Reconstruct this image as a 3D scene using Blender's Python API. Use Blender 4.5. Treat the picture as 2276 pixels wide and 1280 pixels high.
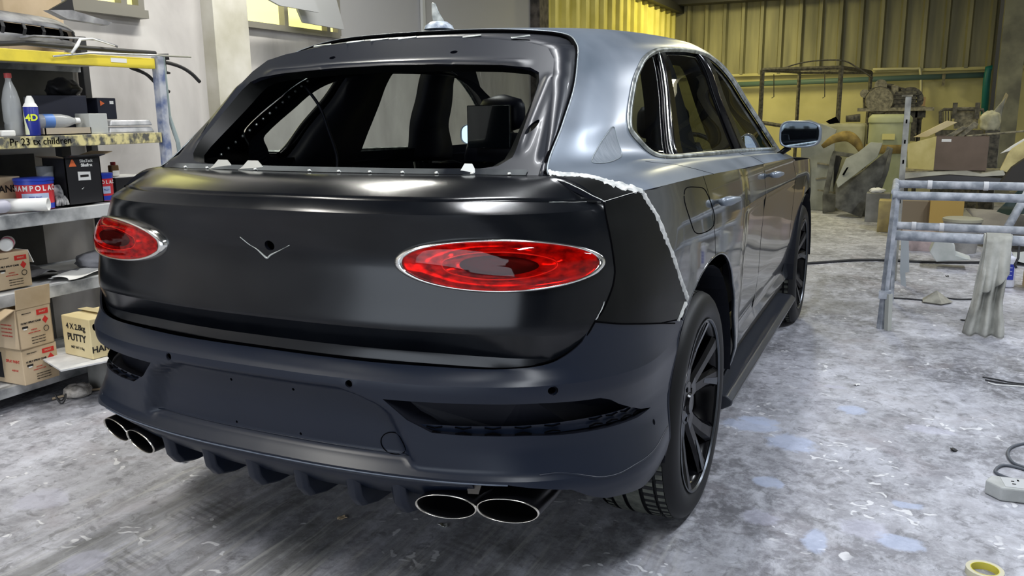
import bpy, bmesh, math, random
from mathutils import Vector, Matrix
from mathutils.geometry import delaunay_2d_cdt
for o in list(bpy.data.objects): bpy.data.objects.remove(o)
SC = bpy.context.scene; COL = SC.collection
random.seed(7)
# ---------------------------------------------------------------- camera
CAM = Vector((1.54734, -1.60729, 1.38549)); FPX = 1852.385; W, H = 2276.0, 1280.0
yaw, pitch, roll = -0.439383, -0.205049, -0.010872
fw = Vector((math.sin(yaw) * math.cos(pitch), math.cos(yaw) * math.cos(pitch), math.sin(pitch)))
r0 = Vector((math.cos(yaw), -math.sin(yaw), 0)); u0 = r0.cross(fw)
RT = r0 * math.cos(roll) + u0 * math.sin(roll); UP = -r0 * math.sin(roll) + u0 * math.cos(roll)
cd = bpy.data.cameras.new('camera'); cam = bpy.data.objects.new('camera', cd); COL.objects.link(cam)
cd.sensor_width = 36; cd.lens = FPX / W * 36; cd.clip_start = .05; cd.clip_end = 100
cam.matrix_world = Matrix(((RT.x, UP.x, -fw.x, CAM.x), (RT.y, UP.y, -fw.y, CAM.y), (RT.z, UP.z, -fw.z, CAM.z), (0, 0, 0, 1)))
SC.camera = cam
def at(px, py, ax, val):
    """point of the photograph's pixel on the plane x, y or z = val"""
    d = fw + RT * ((px - W / 2) / FPX) - UP * ((py - H / 2) / FPX)
    return CAM + d * ((val - CAM[ax]) / d[ax])
# ---------------------------------------------------------------- world, light, exposure
wd = bpy.data.worlds.new('world'); SC.world = wd; wd.use_nodes = True
wd.node_tree.nodes['Background'].inputs[0].default_value = (.55, .62, .75, 1); wd.node_tree.nodes['Background'].inputs[1].default_value = .35
SC.view_settings.view_transform = 'Standard'; SC.view_settings.look = 'None'; SC.view_settings.gamma = 1
SC.view_settings.use_curve_mapping = False; SC.view_settings.exposure = 0.0
def area(name, loc, sx, sy, power, col=(1, 1, 1), rot=(0, 0, 0)):
    l = bpy.data.lights.new(name, 'AREA'); l.shape = 'RECTANGLE'; l.size = sx; l.size_y = sy; l.energy = power; l.color = col
    o = bpy.data.objects.new(name, l); COL.objects.link(o); o.location = loc; o.rotation_euler = rot; return o
# fluorescent tubes hang under the roof: (x, y, z, length along y, power, colour)
TUBES = [(1.9, -1.6, 3.6, 1.5, 75, (.92, .96, 1)), (-1.6, -1.4, 3.6, 1.5, 75, (1, .97, .9)), (3.0, 2.4, 3.6, 1.5, 90, (.86, .92, 1)), (-1.7, 3.0, 3.6, 1.5, 80, (1, .98, .9)),
         (3.2, 6.2, 3.7, 1.5, 90, (.9, .94, 1)), (0.2, 9.5, 3.8, 1.5, 60, (1, .93, .6)), (.4, .9, 3.7, 1.5, 70, (.95, .97, 1)), (3.2, 11.5, 3.8, 1.5, 35, (1, .93, .6)), (-1.5, 13.5, 3.9, 1.5, 110, (1, .9, .4))]
for i, (x, y, z, L, p, c_) in enumerate(TUBES): area('tube_glow', (x, y, z - .05), .16, L, p, c_)
# unseen fill light added behind the camera, as if from an assumed doorway
area('rear_fill', (-.3, -6.3, 1.7), 5.2, 3.0, 150, (.82, .90, 1), (math.pi / 2, 0, 0))
# ---------------------------------------------------------------- materials
def mat(name, col, rough=.5, metal=0, coat=0, spec=.5, trans=0, emit=None, es=0, alpha=1, ior=1.45):
    m = bpy.data.materials.new(name); m.use_nodes = True; b = m.node_tree.nodes['Principled BSDF']
    b.inputs['Base Color'].default_value = (*col, 1); b.inputs['Roughness'].default_value = rough; b.inputs['Metallic'].default_value = metal
    b.inputs['Coat Weight'].default_value = coat; b.inputs['Specular IOR Level'].default_value = spec
    b.inputs['Transmission Weight'].default_value = trans; b.inputs['IOR'].default_value = ior; b.inputs['Alpha'].default_value = alpha
    if emit: b.inputs['Emission Color'].default_value = (*emit, 1); b.inputs['Emission Strength'].default_value = es
    return m
def bsdf(m): return m.node_tree.nodes['Principled BSDF']
def noisy(m, c1, c2, scale=5, detail=6, lo=.35, hi=.65, bump=0, stretch=(1, 1, 1), rough=None, dist=0):
    """mottle the base colour between c1 and c2 (object coordinates)"""
    nt = m.node_tree; N = nt.nodes; Lk = nt.links
    tc = N.new('ShaderNodeTexCoord'); mp = N.new('ShaderNodeMapping'); mp.inputs['Scale'].default_value = stretch
    n = N.new('ShaderNodeTexNoise'); n.inputs['Scale'].default_value = scale; n.inputs['Detail'].default_value = detail; n.inputs['Distortion'].default_value = dist
    r = N.new('ShaderNodeValToRGB'); r.color_ramp.elements[0].position = lo; r.color_ramp.elements[1].position = hi
    r.color_ramp.elements[0].color = (*c1, 1); r.color_ramp.elements[1].color = (*c2, 1)
    Lk.new(tc.outputs['Object'], mp.inputs[0]); Lk.new(mp.outputs[0], n.inputs['Vector']); Lk.new(n.outputs[0], r.inputs[0]); Lk.new(r.outputs[0], bsdf(m).inputs['Base Color'])
    if bump:
        b = N.new('ShaderNodeBump'); b.inputs['Strength'].default_value = bump; b.inputs['Distance'].default_value = .01
        Lk.new(n.outputs[0], b.inputs['Height']); Lk.new(b.outputs[0], bsdf(m).inputs['Normal'])
    if rough:
        mr = N.new('ShaderNodeMapRange'); mr.inputs['To Min'].default_value = rough[0]; mr.inputs['To Max'].default_value = rough[1]
        Lk.new(n.outputs[0], mr.inputs[0]); Lk.new(mr.outputs[0], bsdf(m).inputs['Roughness'])
    return m
# ---------------------------------------------------------------- helpers
def tag(o, label=None, cat=None, group=None, kind=None):
    if label: o['label'] = label
    if cat: o['category'] = cat
    if group: o['group'] = group
    if kind: o['kind'] = kind
    return o
def empty(name, loc=(0, 0, 0), rz=0, label=None, cat=None, group=None):
    o = bpy.data.objects.new(name, None); COL.objects.link(o); o.location = loc; o.rotation_euler = (0, 0, rz); o.empty_display_size = .1
    return tag(o, label, cat, group)
def link(name, me, mats, parent=None, smooth=True):
    for m in (mats if isinstance(mats, (list, tuple)) else [mats]): me.materials.append(m)
    if smooth:
        for p in me.polygons: p.use_smooth = True
    o = bpy.data.objects.new(name, me); COL.objects.link(o)
    if parent: o.parent = parent
    return o
class MB:
    """collects shapes into one mesh"""
    def __init__(s): s.v = []; s.f = []
    def add(s, v, f):
        n = len(s.v); s.v += [tuple(a) for a in v]; s.f += [tuple(i + n for i in q) for q in f]; return s
    def box(s, c, d, M=None, taper=1):
        x, y, z = d[0] / 2, d[1] / 2, d[2] / 2
        V = [Vector((sx * x * (taper if sz > 0 else 1), sy * y * (taper if sz > 0 else 1), sz * z)) for sz in (-1, 1) for sx, sy in ((-1, -1), (1, -1), (1, 1), (-1, 1))]
        if M: V = [M @ v for v in V]
        V = [v + Vector(c) for v in V]
        return s.add(V, [(3, 2, 1, 0), (4, 5, 6, 7), (0, 1, 5, 4), (1, 2, 6, 5), (2, 3, 7, 6), (3, 0, 4, 7)])
    def tube(s, pts, r, n=10, closed=False, caps=True, flat=1):
        P = [Vector(p) for p in pts]; m = len(P); R = r if isinstance(r, (list, tuple)) else [r] * m
        rings = []; nrm = None
        for i in range(m):
            if closed: t = P[(i + 1) % m] - P[i - 1]
            else: t = P[min(i + 1, m - 1)] - P[max(i - 1, 0)]
            if t.length < 1e-9: t = Vector((0, 0, 1))
            t.normalize()
            if nrm is None: nrm = t.cross(Vector((0, 0, 1)) if abs(t.z) < .9 else Vector((1, 0, 0)))
            nrm = nrm - t * nrm.dot(t)
            if nrm.length < 1e-6: nrm = t.orthogonal()
            nrm.normalize(); b = t.cross(nrm)
            rings.append([P[i] + nrm * (math.cos(a) * R[i]) + b * (math.sin(a) * R[i] * flat) for a in [2 * math.pi * k / n for k in range(n)]])
        V = [v for q in rings for v in q]; F = []
        for i in range(m if closed else m - 1):
            for k in range(n):
                j = (i + 1) % m; F.append((i * n + k, i * n + (k + 1) % n, j * n + (k + 1) % n, j * n + k))
        if caps and not closed: F.append(tuple(range(n))[::-1]); F.append(tuple((m - 1) * n + k for k in range(n)))
        return s.add(V, F)
    def lathe(s, prof, c=(0, 0, 0), n=32, axis='z', M=None, cap=False):
        V = []; F = []
        for r, h in prof:
            for k in range(n):
                a = 2 * math.pi * k / n; p = (r * math.cos(a), r * math.sin(a), h)
                if axis == 'x': p = (h, r * math.cos(a), r * math.sin(a))
                if axis == 'y': p = (r * math.cos(a), h, -r * math.sin(a))
                p = Vector(p)
                if M: p = M @ p
                V.append(p + Vector(c))
        for i in range(len(prof) - 1):
            for k in range(n): F.append((i * n + k, i * n + (k + 1) % n, (i + 1) * n + (k + 1) % n, (i + 1) * n + k))
        if cap: F.append(tuple(range(n))[::-1]); F.append(tuple((len(prof) - 1) * n + k for k in range(n)))
        return s.add(V, F)
    def grid(s, fn, nu, nv, cu=False):
        V = [fn(i / nu, j / nv) for j in range(nv + 1) for i in range(nu + 1)]
        return s.add(V, [(j * (nu + 1) + i, j * (nu + 1) + i + 1, (j + 1) * (nu + 1) + i + 1, (j + 1) * (nu + 1) + i) for j in range(nv) for i in range(nu)])
    def prism(s, poly, M, h):
        """polygon (x, y) extruded h along z, then placed by M"""
        n = len(poly); V = [M @ Vector((x, y, 0)) for x, y in poly] + [M @ Vector((x, y, h)) for x, y in poly]
        return s.add(V, [tuple(range(n))[::-1], tuple(range(n, 2 * n))] + [(i, (i + 1) % n, n + (i + 1) % n, n + i) for i in range(n)])
    def build(s, name, m, parent=None, smooth=False, bevel=0, solid=0, angle=None, loc=None):
        me = bpy.data.meshes.new(name); 
        V = s.v
        if loc: V = [tuple(Vector(a) - Vector(loc)) for a in V]
        me.from_pydata(V, [], s.f); me.update()
        bm = bmesh.new(); bm.from_mesh(me); bmesh.ops.recalc_face_normals(bm, faces=bm.faces); bm.to_mesh(me); bm.free()
        o = link(name, me, m, parent, smooth or angle is not None)
        if angle is not None: me.set_sharp_from_angle(angle=math.radians(angle))
        if loc: o.location = loc
        if solid: md = o.modifiers.new('thickness', 'SOLIDIFY'); md.thickness = solid; md.offset = 0
        if bevel: md = o.modifiers.new('bevel', 'BEVEL'); md.width = bevel; md.segments = 2; md.limit_method = 'ANGLE'
        return o
def inside(p, poly):
    x, y = p; c = False; j = len(poly) - 1
    for i in range(len(poly)):
        xi, yi = poly[i]; xj, yj = poly[j]
        if (yi > y) != (yj > y) and x < (xj - xi) * (y - yi) / (yj - yi) + xi: c = not c
        j = i
    return c
def dens(poly, h, closed=True):
    """split the edges of a 2D polyline to at most h (h = step in x, in y)"""
    o = []; n = len(poly)
    for i in range(n if closed else n - 1):
        a, b = poly[i], poly[(i + 1) % n]; k = max(1, int(math.ceil(max(abs(b[0] - a[0]) / h[0], abs(b[1] - a[1]) / h[1]))))
        o += [(a[0] + (b[0] - a[0]) * j / k, a[1] + (b[1] - a[1]) * j / k) for j in range(k)]
    if not closed: o.append(poly[-1])
    return o
def spl(P, n=6, closed=True):
    """smooth 2D or 3D curve through points"""
    o = []; m = len(P)
    if closed:
        Q = [P[-1]] + list(P) + [P[0], P[1]]
        for i in range(m):
            for k in range(n): o.append(tuple(crs(Q, 1 + i + k / n)))
        return o
    for i in range(m - 1):
        for k in range(n): o.append(tuple(crs(P, i + k / n)))
    o.append(tuple(P[-1])); return o
def patch(fn, outline, holes=(), h=(.02, .02), xs=(), ys=()):
    """triangulate a trimmed 2D region and lift it on the surface fn -> (verts, faces)"""
    outs = [dens(list(outline), h)] + [dens(list(q), h) for q in holes]
    V = []; E = []
    for q in outs:
        n0 = len(V); V += q; E += [(n0 + i, n0 + (i + 1) % len(q)) for i in range(len(q))]
    x0 = min(p[0] for p in outs[0]); x1 = max(p[0] for p in outs[0]); y0 = min(p[1] for p in outs[0]); y1 = max(p[1] for p in outs[0])
    gx = [x0 + (i + .5) * h[0] for i in range(int((x1 - x0) / h[0]))]; gy = [y0 + (i + .5) * h[1] for i in range(int((y1 - y0) / h[1]))]
    gy = sorted([g for g in gy if all(abs(g - q) > h[1] * .45 for q in ys)] + [q for q in ys if y0 < q < y1])
    B = {}
    for p in V: B.setdefault((int(p[0] // h[0]), int(p[1] // h[1])), []).append(p)
    for y in gy:
        for x in gx:
            if not inside((x, y), outs[0]) or any(inside((x, y), q) for q in outs[1:]): continue
            cx, cy = int(x // h[0]), int(y // h[1]); ok = True; lim = .06 if y in ys else .16
            for i in (-1, 0, 1):
                for j in (-1, 0, 1):
                    for p in B.get((cx + i, cy + j), ()):
                        if ((p[0] - x) / h[0]) ** 2 + ((p[1] - y) / h[1]) ** 2 < lim: ok = False
            if ok: V.append((x, y))
    sc = h[0] / h[1]
    r = delaunay_2d_cdt([Vector((a, b * sc)) for a, b in V], E, [], 0, 1e-6)
    vs = [(v.x, v.y / sc) for v in r[0]]; F = []
    for f in r[2]:
        c_ = (sum(vs[i][0] for i in f) / len(f), sum(vs[i][1] for i in f) / len(f))
        P3 = [(vs[i][0] / h[0], vs[i][1] / h[1]) for i in f[:3]]
        A2 = abs((P3[1][0] - P3[0][0]) * (P3[2][1] - P3[0][1]) - (P3[2][0] - P3[0][0]) * (P3[1][1] - P3[0][1]))
        if A2 < .03 * max(math.dist(P3[0], P3[1]), math.dist(P3[1], P3[2]), math.dist(P3[0], P3[2])): continue   # sliver between boundary points
        if inside(c_, outs[0]) and not any(inside(c_, q) for q in outs[1:]): F.append(tuple(f))
    used = sorted({i for f in F for i in f}); ix = {a: b for b, a in enumerate(used)}
    return [fn(*vs[i]) for i in used], [tuple(ix[i] for i in f) for f in F]
def panel(name, fn, outline, mats, parent, holes=(), h=(.02, .02), ys=(), side=1, thick=.012, center=(0, 2.4, .9), creases=(), angle=None):
    """a sheet panel: outer face from the surface, inner face in the second material"""
    V, F = patch(fn, outline, holes, h, ys=ys)
    if side < 0: V = [(-a, b, c) for a, b, c in V]
    me = bpy.data.meshes.new(name); me.from_pydata([tuple(v) for v in V], [], F); me.update()
    bm = bmesh.new(); bm.from_mesh(me); bmesh.ops.recalc_face_normals(bm, faces=bm.faces)
    C = Vector(center); s = sum(f.normal.dot(f.calc_center_median() - C) * f.calc_area() for f in bm.faces)
    if s < 0: bmesh.ops.reverse_faces(bm, faces=bm.faces)
    for ed in bm.edges:
        if ed.is_boundary or any(abs(ed.verts[0].co.z - q) < 1e-5 and abs(ed.verts[1].co.z - q) < 1e-5 for q in creases): ed.smooth = False
    bm.to_mesh(me); bm.free()
    o = link(name, me, mats, parent)
    if angle: me.set_sharp_from_angle(angle=math.radians(angle))
    if thick:
        md = o.modifiers.new('thickness', 'SOLIDIFY'); md.thickness = thick; md.offset = -1
        if isinstance(mats, (list, tuple)) and len(mats) > 1: md.material_offset = 1; md.material_offset_rim = 1
    return o
def text(name, s, size, M, m, parent, depth=.0006, bold=.0, sx=1, align='CENTER'):
    cu = bpy.data.curves.new(name, 'FONT'); cu.body = s; cu.size = size; cu.align_x = align; cu.align_y = 'CENTER'; cu.extrude = depth; cu.offset = bold
    t = bpy.data.objects.new(name, cu); COL.objects.link(t); bpy.context.view_layer.update()
    me = bpy.data.meshes.new_from_object(t); bpy.data.objects.remove(t); bpy.data.curves.remove(cu)
    me.transform(M @ Matrix.Diagonal((sx, 1, 1, 1))); return link(name, me, m, parent, False)
def face_m(o, xd, yd):
    """matrix placing local x, y, z at origin o with x along xd and y along yd"""
    x = Vector(xd).normalized(); z = x.cross(Vector(yd)).normalized(); y = z.cross(x); o = Vector(o)
    return Matrix(((x.x, y.x, z.x, o.x), (x.y, y.y, z.y, o.y), (x.z, y.z, z.z, o.z), (0, 0, 0, 1)))
PI = math.pi
import math
# ---------------------------------------------------------------- surfaces of the car body (right half; mirrored for the left)
def crs(P, t):
    """Catmull-Rom through a list of tuples, t in 0..len-1"""
    n = len(P) - 1
    i = min(max(int(math.floor(t)), 0), n - 1); f = t - i
    b, c_ = P[i], P[i + 1]
    a = P[i - 1] if i > 0 else tuple(2 * b[k] - c_[k] for k in range(len(b)))
    d = P[i + 2] if i + 2 <= n else tuple(2 * c_[k] - b[k] for k in range(len(b)))
    return tuple(.5 * (2 * b[k] + (c_[k] - a[k]) * f + (2 * a[k] - 5 * b[k] + 4 * c_[k] - d[k]) * f * f + (3 * b[k] - a[k] - 3 * c_[k] + d[k]) * f ** 3) for k in range(len(b)))
def lin(T, x):
    if x <= T[0][0]: return T[0][1]
    for (a, p), (b, q) in zip(T, T[1:]):
        if x <= b: return p + (q - p) * (x - a) / (b - a)
    return T[-1][1]
def sstep(a, b, x):
    t = min(max((x - a) / (b - a), 0), 1); return t * t * (3 - 2 * t)
PLAN = [(0, .10), (.2, .104), (.4, .122), (.6, .16), (.75, .215), (.86, .31), (.93, .45), (.965, .62), (.985, .85), (.992, 1.15), (.985, 1.7), (.975, 2.4), (.975, 3.1), (.985, 3.7), (.99, 4.1), (.965, 4.5), (.88, 4.82), (.6, 5.03), (.3, 5.09), (0, 5.11)]
def _arc():
    pts = []; acc = 0; last = None
    for i in range(len(PLAN) - 1):
        for k in range(24):
            p = crs(PLAN, i + k / 24.0)
            if last: acc += math.dist(p, last)
            pts.append((acc, p)); last = p
    p = PLAN[-1]; acc += math.dist(p, last); pts.append((acc, p))
    return pts
ARC = _arc(); SMAX = ARC[-1][0]
def plan(s):
    s = min(max(s, 0), SMAX)
    lo, hi = 0, len(ARC) - 1
    while hi - lo > 1:
        m = (lo + hi) // 2
        if ARC[m][0] <= s: lo = m
        else: hi = m
    a, p = ARC[lo]; b, q = ARC[hi]; f = (s - a) / (b - a)
    x = p[0] + (q[0] - p[0]) * f; y = p[1] + (q[1] - p[1]) * f
    # smooth tangent
    def tg(i):
        j0, j1 = max(i - 2, 0), min(i + 2, len(ARC) - 1)
        return (ARC[j1][1][0] - ARC[j0][1][0], ARC[j1][1][1] - ARC[j0][1][1])
    t0, t1 = tg(lo), tg(hi); tx = t0[0] + (t1[0] - t0[0]) * f; ty = t0[1] + (t1[1] - t0[1]) * f
    if s < 1e-9: tx, ty = 1, 0
    l = math.hypot(tx, ty)
    return x, y, ty / l, -tx / l      # outward normal
# outward offset against height: rear centre, corner, side
OFF_R = [(.70, -.06), (.757, -.035), (.766, -.022), (.775, -.028), (.79, -.034), (.83, -.014), (.853, -.002), (.862, -.001), (.90, -.008), (.96, -.022), (1.0, -.030), (1.04, -.030), (1.09, -.020), (1.135, -.006), (1.147, -.004), (1.155, -.010), (1.170, -.030), (1.178, -.036), (1.2, -.09)]
OFF_C = [(.70, -.02), (.757, .0), (.766, .010), (.79, .006), (.83, .012), (.853, .018), (.862, .019), (.90, .018), (.96, .009), (1.0, 0), (1.09, -.035), (1.135, -.056), (1.147, -.062), (1.155, -.075), (1.170, -.105), (1.178, -.125), (1.2, -.15)]
OFF_RB = [(.26, -.30), (.35, -.16), (.42, -.03), (.475, .055), (.49, .062), (.505, .046), (.54, .048), (.62, .052), (.68, .062), (.72, .068), (.735, .066), (.750, .045), (.766, .004), (.772, -.004), (.9, -.004)]
OFF_CB = [(.24, -.10), (.33, -.02), (.39, .040), (.43, .058), (.47, .062), (.50, .046), (.56, .018), (.61, .010), (.65, .018), (.70, .036), (.732, .038), (.75, .032), (.79, .024), (.85, .018), (.90, .018)]
OFF_Q = [(.70, .036), (.75, .032), (.79, .024), (.85, .018), (.90, .016), (1.0, .0), (1.09, -.028), (1.147, -.050), (1.2, -.058)]
OFF_S = [(.24, -.06), (.33, -.045), (.40, -.012), (.45, .0), (.50, .0), (.60, -.006), (.70, .0), (.735, -.004), (.80, .0), (.90, .002), (1.0, .0), (1.08, -.008), (1.14, -.02), (1.2, -.035)]
OFF_D = [(.24, -.05), (.33, -.04), (.40, -.035), (.46, -.055), (.52, -.040), (.62, -.028), (.80, -.022), (.90, -.016), (.985, -.012), (1.0, -.006), (1.03, -.010), (1.12, -.022), (1.2, -.045)]
def soft(T, z, w):
    return (lin(T, z - w) + 2 * lin(T, z) + lin(T, z + w)) / 4
def recess(x, z):
    """sunken field of the number plate and the arch round it"""
    xb = .40 + (.68 - z) * .42
    if z > .64: xb -= (z - .64) ** 2 * 26
    w = min(1, max(0, (xb - x) / .035)); w = w * w * (3 - 2 * w)
    v = sstep(.507, .525, z) * (1 - sstep(.692, .71, z))
    return -.030 * w * v
def S(s, z, B=0):
    if s < 0:
        p = S(-s, z, B); return (-p[0], p[1], p[2])
    x, y, nx, ny = plan(s)
    wc = sstep(.45, .95, s); ws = sstep(1.0, 1.42, s); wd = sstep(2.35, 2.6, s) * (1 - sstep(4.55, 4.8, s))
    o = soft(OFF_RB if B else OFF_R, z, .0004 if B else .0012) * (1 - wc) + soft(OFF_CB if B else OFF_C, z, .0004 if B else .0012) * wc
    if s > .985 and not B: o += (soft(OFF_Q, z, .004) - o) * sstep(.985, 1.015, s)
    side = soft(OFF_S, z, .012) * (1 - wd) + soft(OFF_D, z, .008) * wd
    o = o * (1 - ws) + side * ws
    if s > 4.9: o -= .25 * sstep(.75, 1.1, z) * sstep(4.9, 6.2, s)
    if s < .8 and B: o += recess(x, z)
    return (x + nx * o, y + ny * o, z)
# greenhouse control net: rows from the shoulder up to the roof centre, columns from the tailgate gap to the windscreen pillar
GN = [
 [(.862, .365, 1.168), (.925, .50, 1.185), (.953, .70, 1.193), (.963, 1.1, 1.188), (.952, 1.8, 1.165), (.945, 2.6, 1.145), (.945, 3.5, 1.125)],
 [(.775, .405, 1.205), (.845, .55, 1.218), (.885, .75, 1.225), (.90, 1.15, 1.222), (.905, 1.8, 1.20), (.905, 2.6, 1.178), (.905, 3.5, 1.152)],
 [(.690, .445, 1.238), (.755, .60, 1.25), (.800, .80, 1.258), (.830, 1.15, 1.252), (.855, 1.8, 1.232), (.865, 2.6, 1.205), (.868, 3.5, 1.175)],
 [(.669, .603, 1.353), (.712, .69, 1.355), (.755, .86, 1.36), (.785, 1.2, 1.36), (.805, 1.8, 1.36), (.815, 2.45, 1.35), (.82, 3.12, 1.335)],
 [(.650, .741, 1.454), (.680, .82, 1.457), (.716, .97, 1.46), (.745, 1.28, 1.465), (.762, 1.8, 1.47), (.770, 2.4, 1.465), (.775, 2.90, 1.45)],
 [(.617, .858, 1.537), (.646, .93, 1.545), (.680, 1.07, 1.555), (.705, 1.33, 1.565), (.722, 1.8, 1.575), (.730, 2.35, 1.58), (.732, 2.72, 1.56)],
 [(.578, .955, 1.602), (.606, 1.02, 1.610), (.636, 1.14, 1.622), (.655, 1.38, 1.637), (.668, 1.8, 1.652), (.672, 2.3, 1.660), (.672, 2.55, 1.652)],
 [(.500, 1.01, 1.643), (.520, 1.07, 1.650), (.545, 1.18, 1.662), (.560, 1.4, 1.680), (.570, 1.8, 1.697), (.575, 2.2, 1.706), (.575, 2.44, 1.702)],
 [(.300, .965, 1.660), (.300, 1.03, 1.668), (.300, 1.16, 1.682), (.300, 1.4, 1.700), (.300, 1.8, 1.718), (.300, 2.15, 1.728), (.300, 2.37, 1.728)],
 [(0, .945, 1.664), (0, 1.01, 1.672), (0, 1.15, 1.688), (0, 1.4, 1.706), (0, 1.8, 1.725), (0, 2.15, 1.736), (0, 2.34, 1.738)],
]
def s_of(y):
    lo, hi = .9, 5.2
    for _ in range(40):
        m = (lo + hi) / 2
        if plan(m)[1] < y: lo = m
        else: hi = m
    return lo
def shoulder(s):
    y = plan(s)[1]
    return lin([(.43, 1.164), (.50, 1.176), (.60, 1.184), (.75, 1.188), (1.1, 1.186), (1.8, 1.166), (2.6, 1.145), (3.5, 1.125), (4.3, 1.09)], y)
GN[0] = [S(q, shoulder(q)) for q in (1.010, 1.19)] + [S(s_of(p[1]), shoulder(s_of(p[1]))) for p in GN[0][2:]]
for _r in (2, 3, 4, 5, 6): _p = GN[_r][6]; GN[_r][6] = (_p[0], _p[1] + .10, _p[2] - .012)
def SB(s, z): return S(s, z, 1)
def G(v, t):
    """v 0..6 along the car, t 0..9 up the side and over the roof"""
    col = [crs(row, v) for row in GN]
    if t > 8: # symmetric over the roof centre
        m = col[8]; col = col + [(-m[0], m[1], m[2])]
    return crs(col, t)
def T(x, z):
    """face of the tailgate round the rear window"""
    return (x, .345 + 1.12 * (z - 1.2) + .11 * x * x, z)
# ================================================================ car
M_black = noisy(mat('black_primer', (.004, .005, .008), .24, coat=.16, spec=.36), (.0025, .0032, .005), (.005, .006, .008), 6, 5, rough=(.13, .27)); bsdf(M_black).inputs['Coat Roughness'].default_value = .17
M_frame = mat('black_frame_paint', (.010, .012, .018), .40, coat=.1)
M_quarter = mat('satin_black_panel', (.004, .0045, .0045), .36, spec=.16)
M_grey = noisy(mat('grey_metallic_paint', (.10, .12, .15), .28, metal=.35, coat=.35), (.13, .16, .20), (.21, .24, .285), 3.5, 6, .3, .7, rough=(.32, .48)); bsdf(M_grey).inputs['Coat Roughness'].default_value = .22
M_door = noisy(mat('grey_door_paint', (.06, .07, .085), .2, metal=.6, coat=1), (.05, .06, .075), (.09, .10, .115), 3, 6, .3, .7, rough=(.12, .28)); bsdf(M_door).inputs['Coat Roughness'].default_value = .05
M_bump = mat('matt_navy_bumper', (.0055, .0095, .021), .36, spec=.46)
M_in = mat('dark_interior', (.003, .004, .009), .6, spec=.3)
M_seat = mat('dark_leather', (.004, .005, .012), .42)
M_gap = mat('panel_gap', (.001, .001, .0015), 1, spec=.05)
M_chrome = mat('chrome', (.90, .90, .87), .16, metal=1)
M_dull = noisy(mat('masked_chrome', (.35, .38, .38), .35, metal=.8), (.18, .20, .20), (.55, .58, .56), 22, 4, rough=(.2, .5))
M_filler = noisy(mat('putty', (.62, .62, .60), .9), (.38, .40, .40), (.80, .80, .77), 40, 8, .3, .7, bump=.9)
M_red = mat('red_lens', (.95, .05, .035), .03, trans=1, coat=.6, ior=1.12)
M_redin = noisy(mat('red_reflector', (.8, .02, .01), .12, metal=.5), (.25, .0, .0), (1, .06, .02), 30, 3, .35, .65, stretch=(1, 1, 2)); 
M_reddk = mat('dark_red_core', (.02, .0, .001), .5)
def thin_glass(name, tint, rough=.0):
    m = bpy.data.materials.new(name); m.use_nodes = True; nt = m.node_tree; nt.nodes.clear(); N = nt.nodes
    o = N.new('ShaderNodeOutputMaterial'); mx = N.new('ShaderNodeMixShader'); lw = N.new('ShaderNodeLayerWeight'); lw.inputs[0].default_value = .5; pw = N.new('ShaderNodeMath'); pw.operation = 'POWER'; pw.inputs[1].default_value = 4; nt.links.new(lw.outputs['Facing'], pw.inputs[0]); fr = N.new('ShaderNodeMapRange'); fr.inputs[3].default_value = .045; fr.inputs[4].default_value = .9; nt.links.new(pw.outputs[0], fr.inputs[0])
    t = N.new('ShaderNodeBsdfTransparent'); t.inputs[0].default_value = (*tint, 1); g = N.new('ShaderNodeBsdfGlossy'); g.inputs['Roughness'].default_value = rough
    nt.links.new(fr.outputs[0], mx.inputs[0]); nt.links.new(t.outputs[0], mx.inputs[1]); nt.links.new(g.outputs[0], mx.inputs[2]); nt.links.new(mx.outputs[0], o.inputs[0]); return m
M_glass = thin_glass('tinted_glass', (.42, .45, .46)); M_glassl = thin_glass('side_glass', (.62, .66, .64))
M_tyre = mat('tyre_rubber', (.0045, .005, .006), .5, spec=.35); M_tread = noisy(mat('dusty_tread', (.10, .11, .09), .8), (.06, .065, .055), (.12, .125, .105), 40, 4)
M_rim = mat('gloss_black_rim', (.0015, .0015, .0025), .2, spec=.3); M_rimm = mat('machined_rim', (.10, .11, .125), .3, metal=.9)
M_pipe = mat('exhaust_inner', (.005, .005, .006), .5, metal=.4); M_pipeo = mat('exhaust_shell', (.02, .02, .025), .3, metal=.7)
M_steel = mat('bare_steel', (.62, .63, .60), .35, metal=.7)
M_edge = mat('scuffed_edge', (.22, .25, .27), .4, metal=.6)
M_whtag = mat('white_clip', (.75, .77, .75), .45)
CAR = empty('car', (0, 2.4, 0), 0, 'grey estate car under repair with black tailgate, oval red lights and no rear glass', 'car')
CI = Vector((0, -2.4, 0))
class _P:  # parts are modelled in world coordinates and parented to the car's base
    pass
def under(o, par=None):
    o.parent = par or CAR
    o.matrix_parent_inverse = Matrix.Translation(-CAR.location) if (par is None or par is CAR) else Matrix.Identity(4)
    return o
DARK = [(0, 0)]
# ---- tailgate, lower skin
seam = [(0, .764), (.2, .7635), (.363, .763), (.55, .764), (.666, .766), (.767, .775), (.824, .791), (.88, .829), (.915, .879), (.946, .914), (.985, .977), (.999, 1.04), (1.004, 1.107), (1.009, 1.164)]
ridge = [(s, 1.176 - .012 * sstep(.6, 1.01, s)) for s in [1.009 - .0841 * i for i in range(13)]]
half = spl(seam, 4, False) + ridge[1:]
out = half + [(-s, z) for s, z in reversed(half[1:-1])]
badge = [(.010 + .017 * math.cos(a), 1.047 + .014 * math.sin(a)) for a in [2 * PI * k / 14 for k in range(14)]]
YS = [.777, .79, .81, .83, .853, .862, .88, 1.135, 1.147, 1.155]
tg = under(panel('tailgate', S, out, [M_black, M_in], None, holes=[badge], h=(.022, .016), ys=YS, creases=(.79, .853, 1.147))); tg['label'] = 'glossy black primed tailgate skin'
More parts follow.
